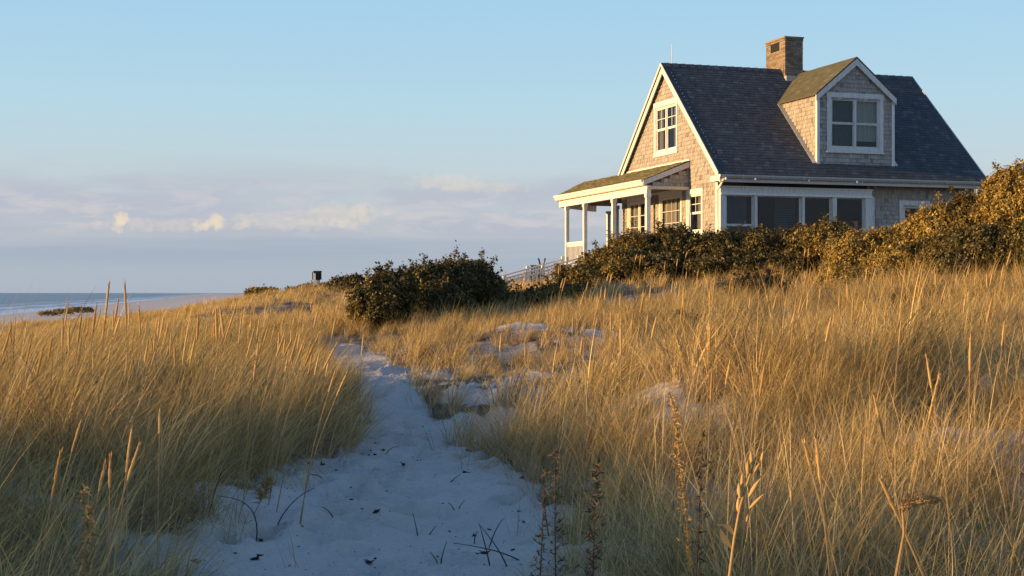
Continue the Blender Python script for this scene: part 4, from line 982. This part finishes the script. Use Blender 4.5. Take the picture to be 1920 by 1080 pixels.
# rose hips: pale dots in the right bushes
# ------------------------------------------------------------------ seed stalks
def stalk(px, py, Y, Lpx, lean, label, group=None, r=.0065, name='seed_stalk', bare=False):
    if 525 < px < 660 and Y < 9: lean += .20
    """tip at (px, py) at distance Y; Lpx: length of the seed spike in photo pixels; lean: sideways drift of the stem per metre of height"""
    tip = P3(px, py, Y); dirn = Vector((lean, random.uniform(-.08, .08), 1)).normalized()
    bx = tip.x; g0 = gz(bx, Y)
    for _ in range(3):
        H = tip.z-g0; bx = tip.x - lean*.75*H; g0 = gz(bx, Y)
    base = Vector((bx, Y, g0-.02)); root = empty(name, base, 0, label=label, cat='grass stalk', group=group)
    sl_ = Lpx/FPX*Y
    n = 9; pts = []
    for i in range(n+1):
        t = i/n; p = base.lerp(tip, t); p.x -= lean*.22*(tip.z-base.z)*math.sin(math.pi*t)*.5; pts.append(p-base)
    sp_start = pts[-1] - (pts[-1]-pts[-2]).normalized()*sl_
    mb = MB(); st = [p for p in pts if p.z < sp_start.z-.01] + [sp_start]; mb.tube(st, [.0034-.0014*i/len(st) for i in range(len(st))], 5); mb.build('stem', M['stem'], root)
    mb = MB(); d = (pts[-1]-sp_start); ax = d.normalized(); m = max(8, int(sl_/.014))
    rr = []; sp_ = []
    for i in range(m+1):
        t = i/m; rr.append(r*(.55+.6*math.sin(math.pi*min(1, t*.9+.12)))*random.uniform(.85, 1.2)*(1 if t < .93 else .4)); sp_.append(sp_start+d*t+Vector((random.uniform(-1, 1), random.uniform(-1, 1), 0))*r*.12)
    mb.tube(sp_, rr, 7, random.uniform(.3, .8))
    side = ax.cross(Vector((0, 1, 0))).normalized(); oth = ax.cross(side)
    for i in range(int(m*3)):                                   # bristly seeds
        t = random.random(); a = random.uniform(0, 6.28); o_ = side*math.cos(a)+oth*math.sin(a); p = sp_start+d*t+o_*r*.7
        q = p+ax*.018+o_*.004; w_ = ax.cross(o_)*.0022
        mb.poly([p-w_, p+w_, q], random.random())
    mb.build('seed_head', M['straw'], root)
    return root
ST = [ # px, py, Y, spike px, lean, label
 (205, 525, 7.2, 75, .10, 'left of the two tall seed stalks that stand up against the sea'),
 (234, 525, 7.4, 78, -.03, 'right of the two tall seed stalks that stand up against the sea'),
 (181, 568, 7.8, 60, .12, 'short stalk just left of the two tallest, tip at the beach line'),
 (222, 560, 8.6, 45, .15, 'pale stalk between the two tallest stalks, lower than both'),
 (198, 585, 8.2, 48, .1, 'pale stalk low between the tall pair and the beach'),
 (153, 586, 8.4, 62, .12, 'lit stalk over the grey beach, left of the tall pair'),
 (118, 596, 8.6, 55, .02, 'upright lit stalk over the left grass, nearest left of the tall pair group'),
 (98, 628, 8.8, 50, .15, 'slightly tilted lit stalk in the left grass'),
 (60, 630, 8.0, 55, .2, 'leaning lit stalk near the left edge'),
 (20, 600, 9.0, 45, .0, 'short upright stalk nearest the left edge'),
 (260, 570, 9.0, 60, -.05, 'bent stalk right of the tall pair'),
 (300, 590, 9.5, 45, .1, 'small stalk in the grass between tall pair and three crossing stalks'),
 (372, 592, 10.0, 45, .05, 'lone upright stalk over the golden left grass'),
 (405, 575, 10.0, 60, -.02, 'first stalk of the crossing cluster on the golden grass'),
 (412, 572, 10.2, 60, -.12, 'stalk crossing the others in the cluster on the golden grass'),
 (445, 566, 9.8, 78, .30, 'strongly slanted stalk of the crossing cluster'),
 (454, 585, 9.8, 62, .10, 'rightmost stalk of the crossing cluster'),
 (380, 645, 9.5, 42, .0, 'short pale stalk in the shaded left grass'),
 (478, 612, 9.5, 58, .25, 'slanted stalk between the crossing cluster and the path stalks'),
 (533, 626, 8.9, 46, .12, 'leftmost of the row of stalks beside the path'),
 (549, 632, 8.9, 40, .22, 'second stalk of the row beside the path'),
 (558, 627, 8.8, 52, .06, 'third stalk of the row beside the path'),
 (574, 630, 8.8, 55, .15, 'fourth stalk of the row beside the path'),
 (590, 640, 8.6, 50, .18, 'fifth stalk of the row beside the path'),
 (600, 622, 8.7, 60, .2, 'tallest stalk of the row beside the path'),
 (632, 643, 8.4, 55, .28, 'slanted stalk at the right end of the row beside the path'),
 (630, 692, 7.8, 45, .1, 'short orange stalk against the blue sand of the path'),
 (653, 694, 7.8, 52, .22, 'slanted orange stalk against the blue sand of the path'),
 (481, 670, 8.5, 44, .12, 'stalk half in shade left of the row beside the path'),
 (155, 780, 4.6, 70, .28, 'slanted lit spike in the shaded left foreground'),
 (115, 842, 4.2, 95, .18, 'long lit spike low in the left foreground'),
 (248, 798, 4.4, 88, .12, 'brightest long spike of the left foreground'),
 (262, 830, 4.3, 75, .30, 'slanted spike beside the brightest long spike'),
 (207, 855, 4.2, 60, .02, 'upright spike below the brightest long spike'),
 (198, 868, 4.1, 55, .22, 'leftmost small spike of the foreground group of four'),
 (300, 765, 5.2, 48, .02, 'small upright lit spike right of the foreground group'),
 (1255, 738, 4.6, 60, -.30, 'pale spike leaning left above the feathered head'),
 (1637, 735, 4.8, 92, -.22, 'long thin spike leaning left in the right foreground'),
 (1761, 703, 4.8, 88, .22, 'long thin spike leaning right in the right foreground'),
 (1737, 668, 5.4, 60, -.15, 'thin upright spike above the right leaning spike'),
 (1820, 625, 6.0, 70, .02, 'straight pale spike near the right edge'),
 (1529, 815, 3.8, 92, -.10, 'thick upright spike right of the podded stalk'),
 (1508, 830, 3.8, 60, -.25, 'brown spike leaning left beside the thick upright spike'),
 (1650, 895, 3.3, 72, -.42, 'flat blade-like spike leaning left low at the right'),
 (1280, 562, 16, 42, .10, 'tall stalk on the slope below the dark hedge'),
 (1145, 584, 15, 36, .0, 'upright stalk on the slope above the bare sand'),
 (1187, 585, 15, 36, .08, 'left stalk of the pair above the golden tussock'),
 (1215, 590, 15, 34, .1, 'right stalk of the pair above the golden tussock'),
 (1075, 590, 16, 34, .05, 'stalk above the sand patch on the ridge'),
 (940, 625, 14, 34, .08, 'stalk over the left flank of the golden tussock'),
 (985, 640, 13, 34, .0, 'stalk over the middle of the golden tussock'),
 (1470, 505, 24, 32, .15, 'left stalk of the row before the dark hedge'),
 (1520, 500, 24, 34, .12, 'middle stalk of the row before the dark hedge'),
 (1555, 495, 24, 36, .15, 'right stalk of the row before the dark hedge'),
 (1370, 520, 24, 30, .1, 'stalk before the darkest part of the hedge'),
 (1600, 560, 12, 40, .05, 'thin upright stalk on the right slope'),
 (1690, 600, 9, 45, .1, 'thin stalk in the bright grass of the right slope'),
 (1430, 640, 10, 40, .15, 'stalk in the bright grass below the hedge'),
 (1335, 700, 8, 50, .05, 'stalk above the shaded hollow'),
 (1860, 560, 10, 45, .2, 'stalk leaning right near the right edge'),
]
for a_ in ST: stalk(*a_[:5], a_[5], r=(.0042 if a_[2] < 6 else .0052) if a_[2] < 10 else .008)
# a scattering of smaller stalks that nothing tells apart
def small_stalks(n, y0, y1, x0f, x1f, label, group, r):
    k = 0
    while k < n:
        Y = random.uniform(y0, y1); x_ = random.uniform(x0f, x1f)*Y
        if grass_density(np.array([x_]), np.array([Y]))[0] < .5: continue
        z_ = gz(x_, Y)+random.uniform(.72, .98)
        px_ = 960+x_/Y*FPX; py_ = 549-(z_-ZC)/Y*FPX
        stalk(px_, py_, Y, random.uniform(.16, .24)*FPX/Y, random.uniform(-.02, .3), label, group, r); k += 1
small_stalks(70, 8.5, 20, -.36, -.10, 'small straw coloured seed stalk in the golden left grass', 'small seed stalks in the left grass', .0065)
small_stalks(45, 9, 22, .03, .36, 'small straw coloured seed stalk on the right grassy slope', 'small seed stalks on the right slope', .0075)
small_stalks(30, 24, 36, .0, .30, 'small pale seed stalk on the slope just below the hedge', 'small seed stalks below the hedge', .011)

# podded stalk in the right foreground
pod_base_y = 2.6; tip = P3(1427, 822, pod_base_y); b0 = P3(1362, 1200, pod_base_y); b0.z = gz(b0.x, b0.y); 
pod = empty('podded_stalk', b0, 0, label='golden stalk with fat pointed seed pods in the right foreground', cat='plant')
s_pts = [(0, 0, 0)] + [tuple(P3(px, py, pod_base_y)-b0) for px, py in ((1368, 1080), (1377, 1010), (1388, 950), (1400, 910), (1415, 865), (1428, 822))]
mb = MB(); mb.tube(s_pts, [.0040, .0033, .0031, .0028, .0022, .0016, .0008], 7); mb.build('stem', M['gold'], pod, True)
for (px, py, ex, ey, rr) in ((1411, 868, 1408, 846, 10), (1403, 885, 1401, 862, 9), (1413, 883, 1424, 868, 9), (1392, 912, 1393, 886, 9), (1388, 930, 1385, 905, 11), (1404, 928, 1425, 897, 11), (1383, 955, 1387, 930, 8), (1405, 950, 1430, 925, 8), (1400, 975, 1406, 955, 8), (1428, 862, 1430, 845, 8)):
    a_ = P3(px, py+4, pod_base_y)-b0; e_ = P3(ex, ey, pod_base_y)-b0; e_.y += random.uniform(-.012, .012); d = e_-a_; r0 = rr*.42/FPX*pod_base_y
    n = 8; mb = MB(); mb.tube([a_+d*(i/n) for i in range(n+1)], [max(.0004, r0*math.sin(math.pi*(.08+.90*(i/n)**.9))*(1 if i < n else .2)) for i in range(n+1)], 9, random.uniform(.4, 1)); mb.build('pod', M['straw'], pod, True)
for pts in (((1377, 1035), (1358, 1010), (1338, 975)), ((1383, 1010), (1362, 985), (1345, 985))):
    mb = MB(); q = [P3(px, py, pod_base_y)-b0 for px, py in pts]; w_ = (.001, .007, .0008)
    for i in range(2): mb.hexa([q[i]+Vector((-w_[i], 0, 0)), q[i]+Vector((w_[i], .002, 0)), q[i+1]+Vector((w_[i+1], .002, 0)), q[i+1]+Vector((-w_[i+1], 0, 0)), *[p+Vector((0, .001, .001)) for p in (q[i]+Vector((-w_[i], 0, 0)), q[i]+Vector((w_[i], .002, 0)), q[i+1]+Vector((w_[i+1], .002, 0)), q[i+1]+Vector((-w_[i+1], 0, 0)))]])
    mb.build('leaf', M['gold'], pod)

# feathery dead plants
def feather(px0, py0, px1, py1, Y, nb, spread, label, mt='dead', name='dead_plant', leafy=.02, droop=.4, cat='plant'):
    b_ = P3(px0, py0, Y); b_.z = gz(b_.x, b_.y) if abs(gz(b_.x, b_.y)-b_.z) > .02 else b_.z
    t_ = P3(px1, py1, Y); root = empty(name, b_, 0, label=label, cat=cat)
    ax = t_-b_; H = ax.length; mb = MB(); mb.tube([(0, 0, 0), ax*.5+Vector((random.uniform(-.01, .01), 0, 0)), ax], [.004, .003, .001], 6); mb.build('stem', M[mt], root)
    mb = MB()
    for i in range(nb):
        t = .35+.65*i/nb; a = random.uniform(0, 6.28); L_ = spread*(1.1-t)*random.uniform(.6, 1.3)+.015
        p = ax*t; d = Vector((math.cos(a), math.sin(a)*.8, random.uniform(.3, 1.3)*(1 if droop >= 0 else -1))).normalized(); q = p+d*L_
        mb.tube([p, q], [.0012, .0005], 3, random.random(), cap=False)
        for k in range(9):
            c = p.lerp(q, random.random()); e = Vector((random.uniform(-1, 1), random.uniform(-1, 1), random.uniform(-.5, 1))).normalized()*leafy; w_ = Vector((random.uniform(-1, 1), random.uniform(-1, 1), random.uniform(-1, 1))).normalized()*leafy*.13
            mb.poly([c-w_, c+w_, c+e], random.random())
    tag(mb.build('foliage', M[mt], root), kind='stuff')
    return root
feather(1100, 1040, 1118, 868, 4.3, 50, .08, 'dark feathery dead plant standing at the right edge of the sand', leafy=.025)
feather(1010, 1090, 1022, 880, 4.4, 26, .05, 'dark dried stalk with curled leaves on the sand edge', leafy=.022)
feather(1045, 1010, 1040, 840, 5.2, 28, .07, 'thin brown dried plant behind the dark dried stalk', leafy=.022)
feather(1300, 1000, 1318, 800, 3.9, 22, .06, 'tall dry plant left of the podded stalk, leaning right', leafy=.026, mt='dead')
feather(475, 945, 505, 900, 8.3, 16, .10, 'withered brown weed lying on the sand at the left', leafy=.05, mt='gold')
feather(150, 1090, 165, 915, 4.0, 40, .12, 'withered golden brown plant in the left foreground', mt='gold', leafy=.03)
# feathered seed head leaning left from the pale spike
feather(1318, 860, 1262, 745, 4.5, 60, .025, 'pale plumed seed head leaning left over the shaded grass', mt='straw', leafy=.02)
# fuzzy goldenrod head
gr = empty('goldenrod', (P3(1690, 1080, 3.2).x, 3.2, gz(P3(1690, 1080, 3.2).x, 3.2)), 0, label='fuzzy golden seed head bent to the right in the right foreground', cat='plant')
o_ = gr.location; q = [P3(1680, 1080, 3.2)-o_, P3(1695, 1000, 3.2)-o_, P3(1692, 950, 3.2)-o_, P3(1715, 935, 3.2)-o_, P3(1765, 938, 3.2)-o_]
mb = MB(); mb.tube([(q[0].x, q[0].y, 0)]+q, [.004, .0035, .003, .003, .002, .001], 6); mb.build('stem', M['gold'], gr)
mb = MB()
for i in range(900):
    t = random.random(); c = q[2].lerp(q[3], t*2) if t < .5 else q[3].lerp(q[4], t*2-1); r0 = .017*math.sin(math.pi*(.15+.8*t))
    n_ = Vector((random.gauss(0, 1), random.gauss(0, 1), random.gauss(0, 1))).normalized(); c = c+n_*r0*random.uniform(.5, 1); e = (n_+Vector((random.uniform(-.5, .5), 0, random.uniform(-.5, .5))))*.006; w_ = n_.orthogonal()*.0012
    mb.poly([c-w_, c+w_, c+e], random.random())
tag(mb.build('seed_fluff', M['gold'], gr), kind='stuff')

# dark bent stems standing in the sand of the path
TW = [((640, 905), (655, 890), (662, 930), (655, 985), 'arching dark stem at the left edge of the sand'),
      ((560, 900), (590, 870), (630, 895), (632, 985), 'long thin arching stem left of the path'),
      ((515, 995), (525, 960), (560, 925), (590, 915), 'dark forked stem curving right on the sand'),
      ((480, 1015), (488, 960), (470, 935), (410, 930), 'dark stem curving left over the sand'),
      ((385, 985), (400, 930), (408, 900), (425, 860), 'long slanted dark stem in the left sand'),
      ((720, 860), (725, 845), (735, 835), (748, 838), 'small hooked stem near the tussock'),
      ((630, 980), (622, 960), (612, 952), (602, 950), 'small curved stem in the middle left sand'),
      ((840, 905), (848, 900), (855, 895), (865, 888), 'little forked twig in the upper sand'),
      ((856, 963), (850, 950), (845, 945), (840, 942), 'small dark v shaped twig'),
      ((857, 962), (860, 950), (865, 945), (872, 938), 'right arm twig of the dark v'),
      ((786, 1010), (782, 1000), (780, 985), (774, 962), 'slanted upright dark twig in the middle of the sand'),
      ((800, 1010), (806, 1000), (812, 992), (818, 986), 'short dark twig leaning right in the middle of the sand'),
      ((825, 1063), (820, 1052), (815, 1044), (806, 1035), 'left arm of the lower v shaped twig'),
      ((825, 1064), (828, 1045), (830, 1035), (838, 1015), 'right arm of the lower v shaped twig'),
      ((920, 1065), (915, 1040), (905, 1005), (898, 980), 'thin dark twig at the right of the path'),
      ((955, 1070), (945, 1040), (920, 1010), (900, 985), 'long dark twig crossing the bent ones'),
      ((985, 1052), (950, 1035), (915, 1028), (850, 1018), 'low twig lying across the lower right sand'),
      ((915, 1030), (925, 1000), (935, 980), (945, 972), 'curved twig rising from the crossing ones'),
      ((890, 1020), (888, 1010), (892, 998), (896, 996), 'short hooked twig left of the crossing ones'),
      ((1030, 1005), (1020, 960), (1018, 910), (1020, 870), 'tall dark upright stem at the right sand edge')]
for k, (a_, b_, c_, d_, lb) in enumerate(TW):
    # the lowest end stands on the sand; find its distance by marching along the sight line
    Y = 4.0
    for _ in range(400):
        p = P3(a_[0], a_[1], Y)
        if p.z < gz(p.x, Y): break
        Y += .04
    q = [P3(*s_, Y+.03*i*(1 if k % 2 else -1)) for i, s_ in enumerate((a_, b_, c_, d_))]; q[0].z -= .015
    o = q[0].copy(); mb = MB(); pts = []
    for i in range(9):
        t = i/8; pts.append((q[0]*(1-t)**3 + q[1]*3*t*(1-t)**2 + q[2]*3*t*t*(1-t) + q[3]*t**3)-o)
    mb.tube(pts, [.0045-.003*i/8 for i in range(9)], 5, .3); ob = mb.build('twig', M['dead']); ob.location = o; tag(ob, lb, 'twig', 'dark dry stems standing in the sand')
# crumbs too small to count
mb = MB()
for _ in range(1500):
    Y = random.uniform(5.5, 15)**1.0; x_ = float(np.interp(Y, PATH[:, 1], PATH[:, 0]))+random.uniform(-1.3, 1.3); z_ = float(GZ[np.searchsorted(gy, Y), np.searchsorted(gx, x_)])
    r0 = random.uniform(.003, .008); a = random.uniform(0, 6.28); c = Vector((gx[np.searchsorted(gx, x_)], gy[np.searchsorted(gy, Y)], z_+.002))
    mb.poly([c+Vector((r0*math.cos(a), r0*math.sin(a), 0)), c+Vector((r0*math.cos(a+2.1), r0*math.sin(a+2.1), r0*.8)), c+Vector((r0*math.cos(a+4.2), r0*math.sin(a+4.2), r0*.3))])
tag(mb.build('sand_crumbs', M['weed']), 'tiny dark crumbs strewn over the sand path', kind='stuff')
# dry scraps on the sand
scrap_me = []
for k in range(5):
    mb = MB(); mb.ball((0, 0, 0), (.02, .013, .007), nu=7, nv=4, bump=.45, rnd=random.random()*.4); 
    for j in range(3):
        a = random.uniform(0, 6.28); mb.poly([(0, 0, .004), (.03*math.cos(a), .03*math.sin(a), .012), (.02*math.cos(a+.5), .02*math.sin(a+.5), .003)])
    o = mb.build('tmp', M['weed']); scrap_me.append(o.data); bpy.data.objects.remove(o)
k = 0
while k < 150:
    Y = random.uniform(5.5, 14); x_ = float(np.interp(Y, PATH[:, 1], PATH[:, 0]))+random.uniform(-1.9, 1.9)
    if path_d(np.array([x_]), np.array([Y]))[0] > .2: continue
    o = bpy.data.objects.new('seaweed_scrap', random.choice(scrap_me)); COL.objects.link(o)
    zz = float(ground_rel(np.array([x_]), np.array([Y]), True)[0])+ZC
    o.location = (x_, Y, zz+.003); s_ = random.choice((.35, .45, .6, .8, 1.2)); o.scale = (s_, s_*random.uniform(.7, 1.2), s_); o.rotation_euler = (random.uniform(-.4, .4), random.uniform(-.4, .4), random.uniform(0, 6.28))
    tag(o, 'small dark scrap of dry seaweed lying on the blue shaded sand', 'scrap', 'dark scraps scattered on the sand path'); k += 1
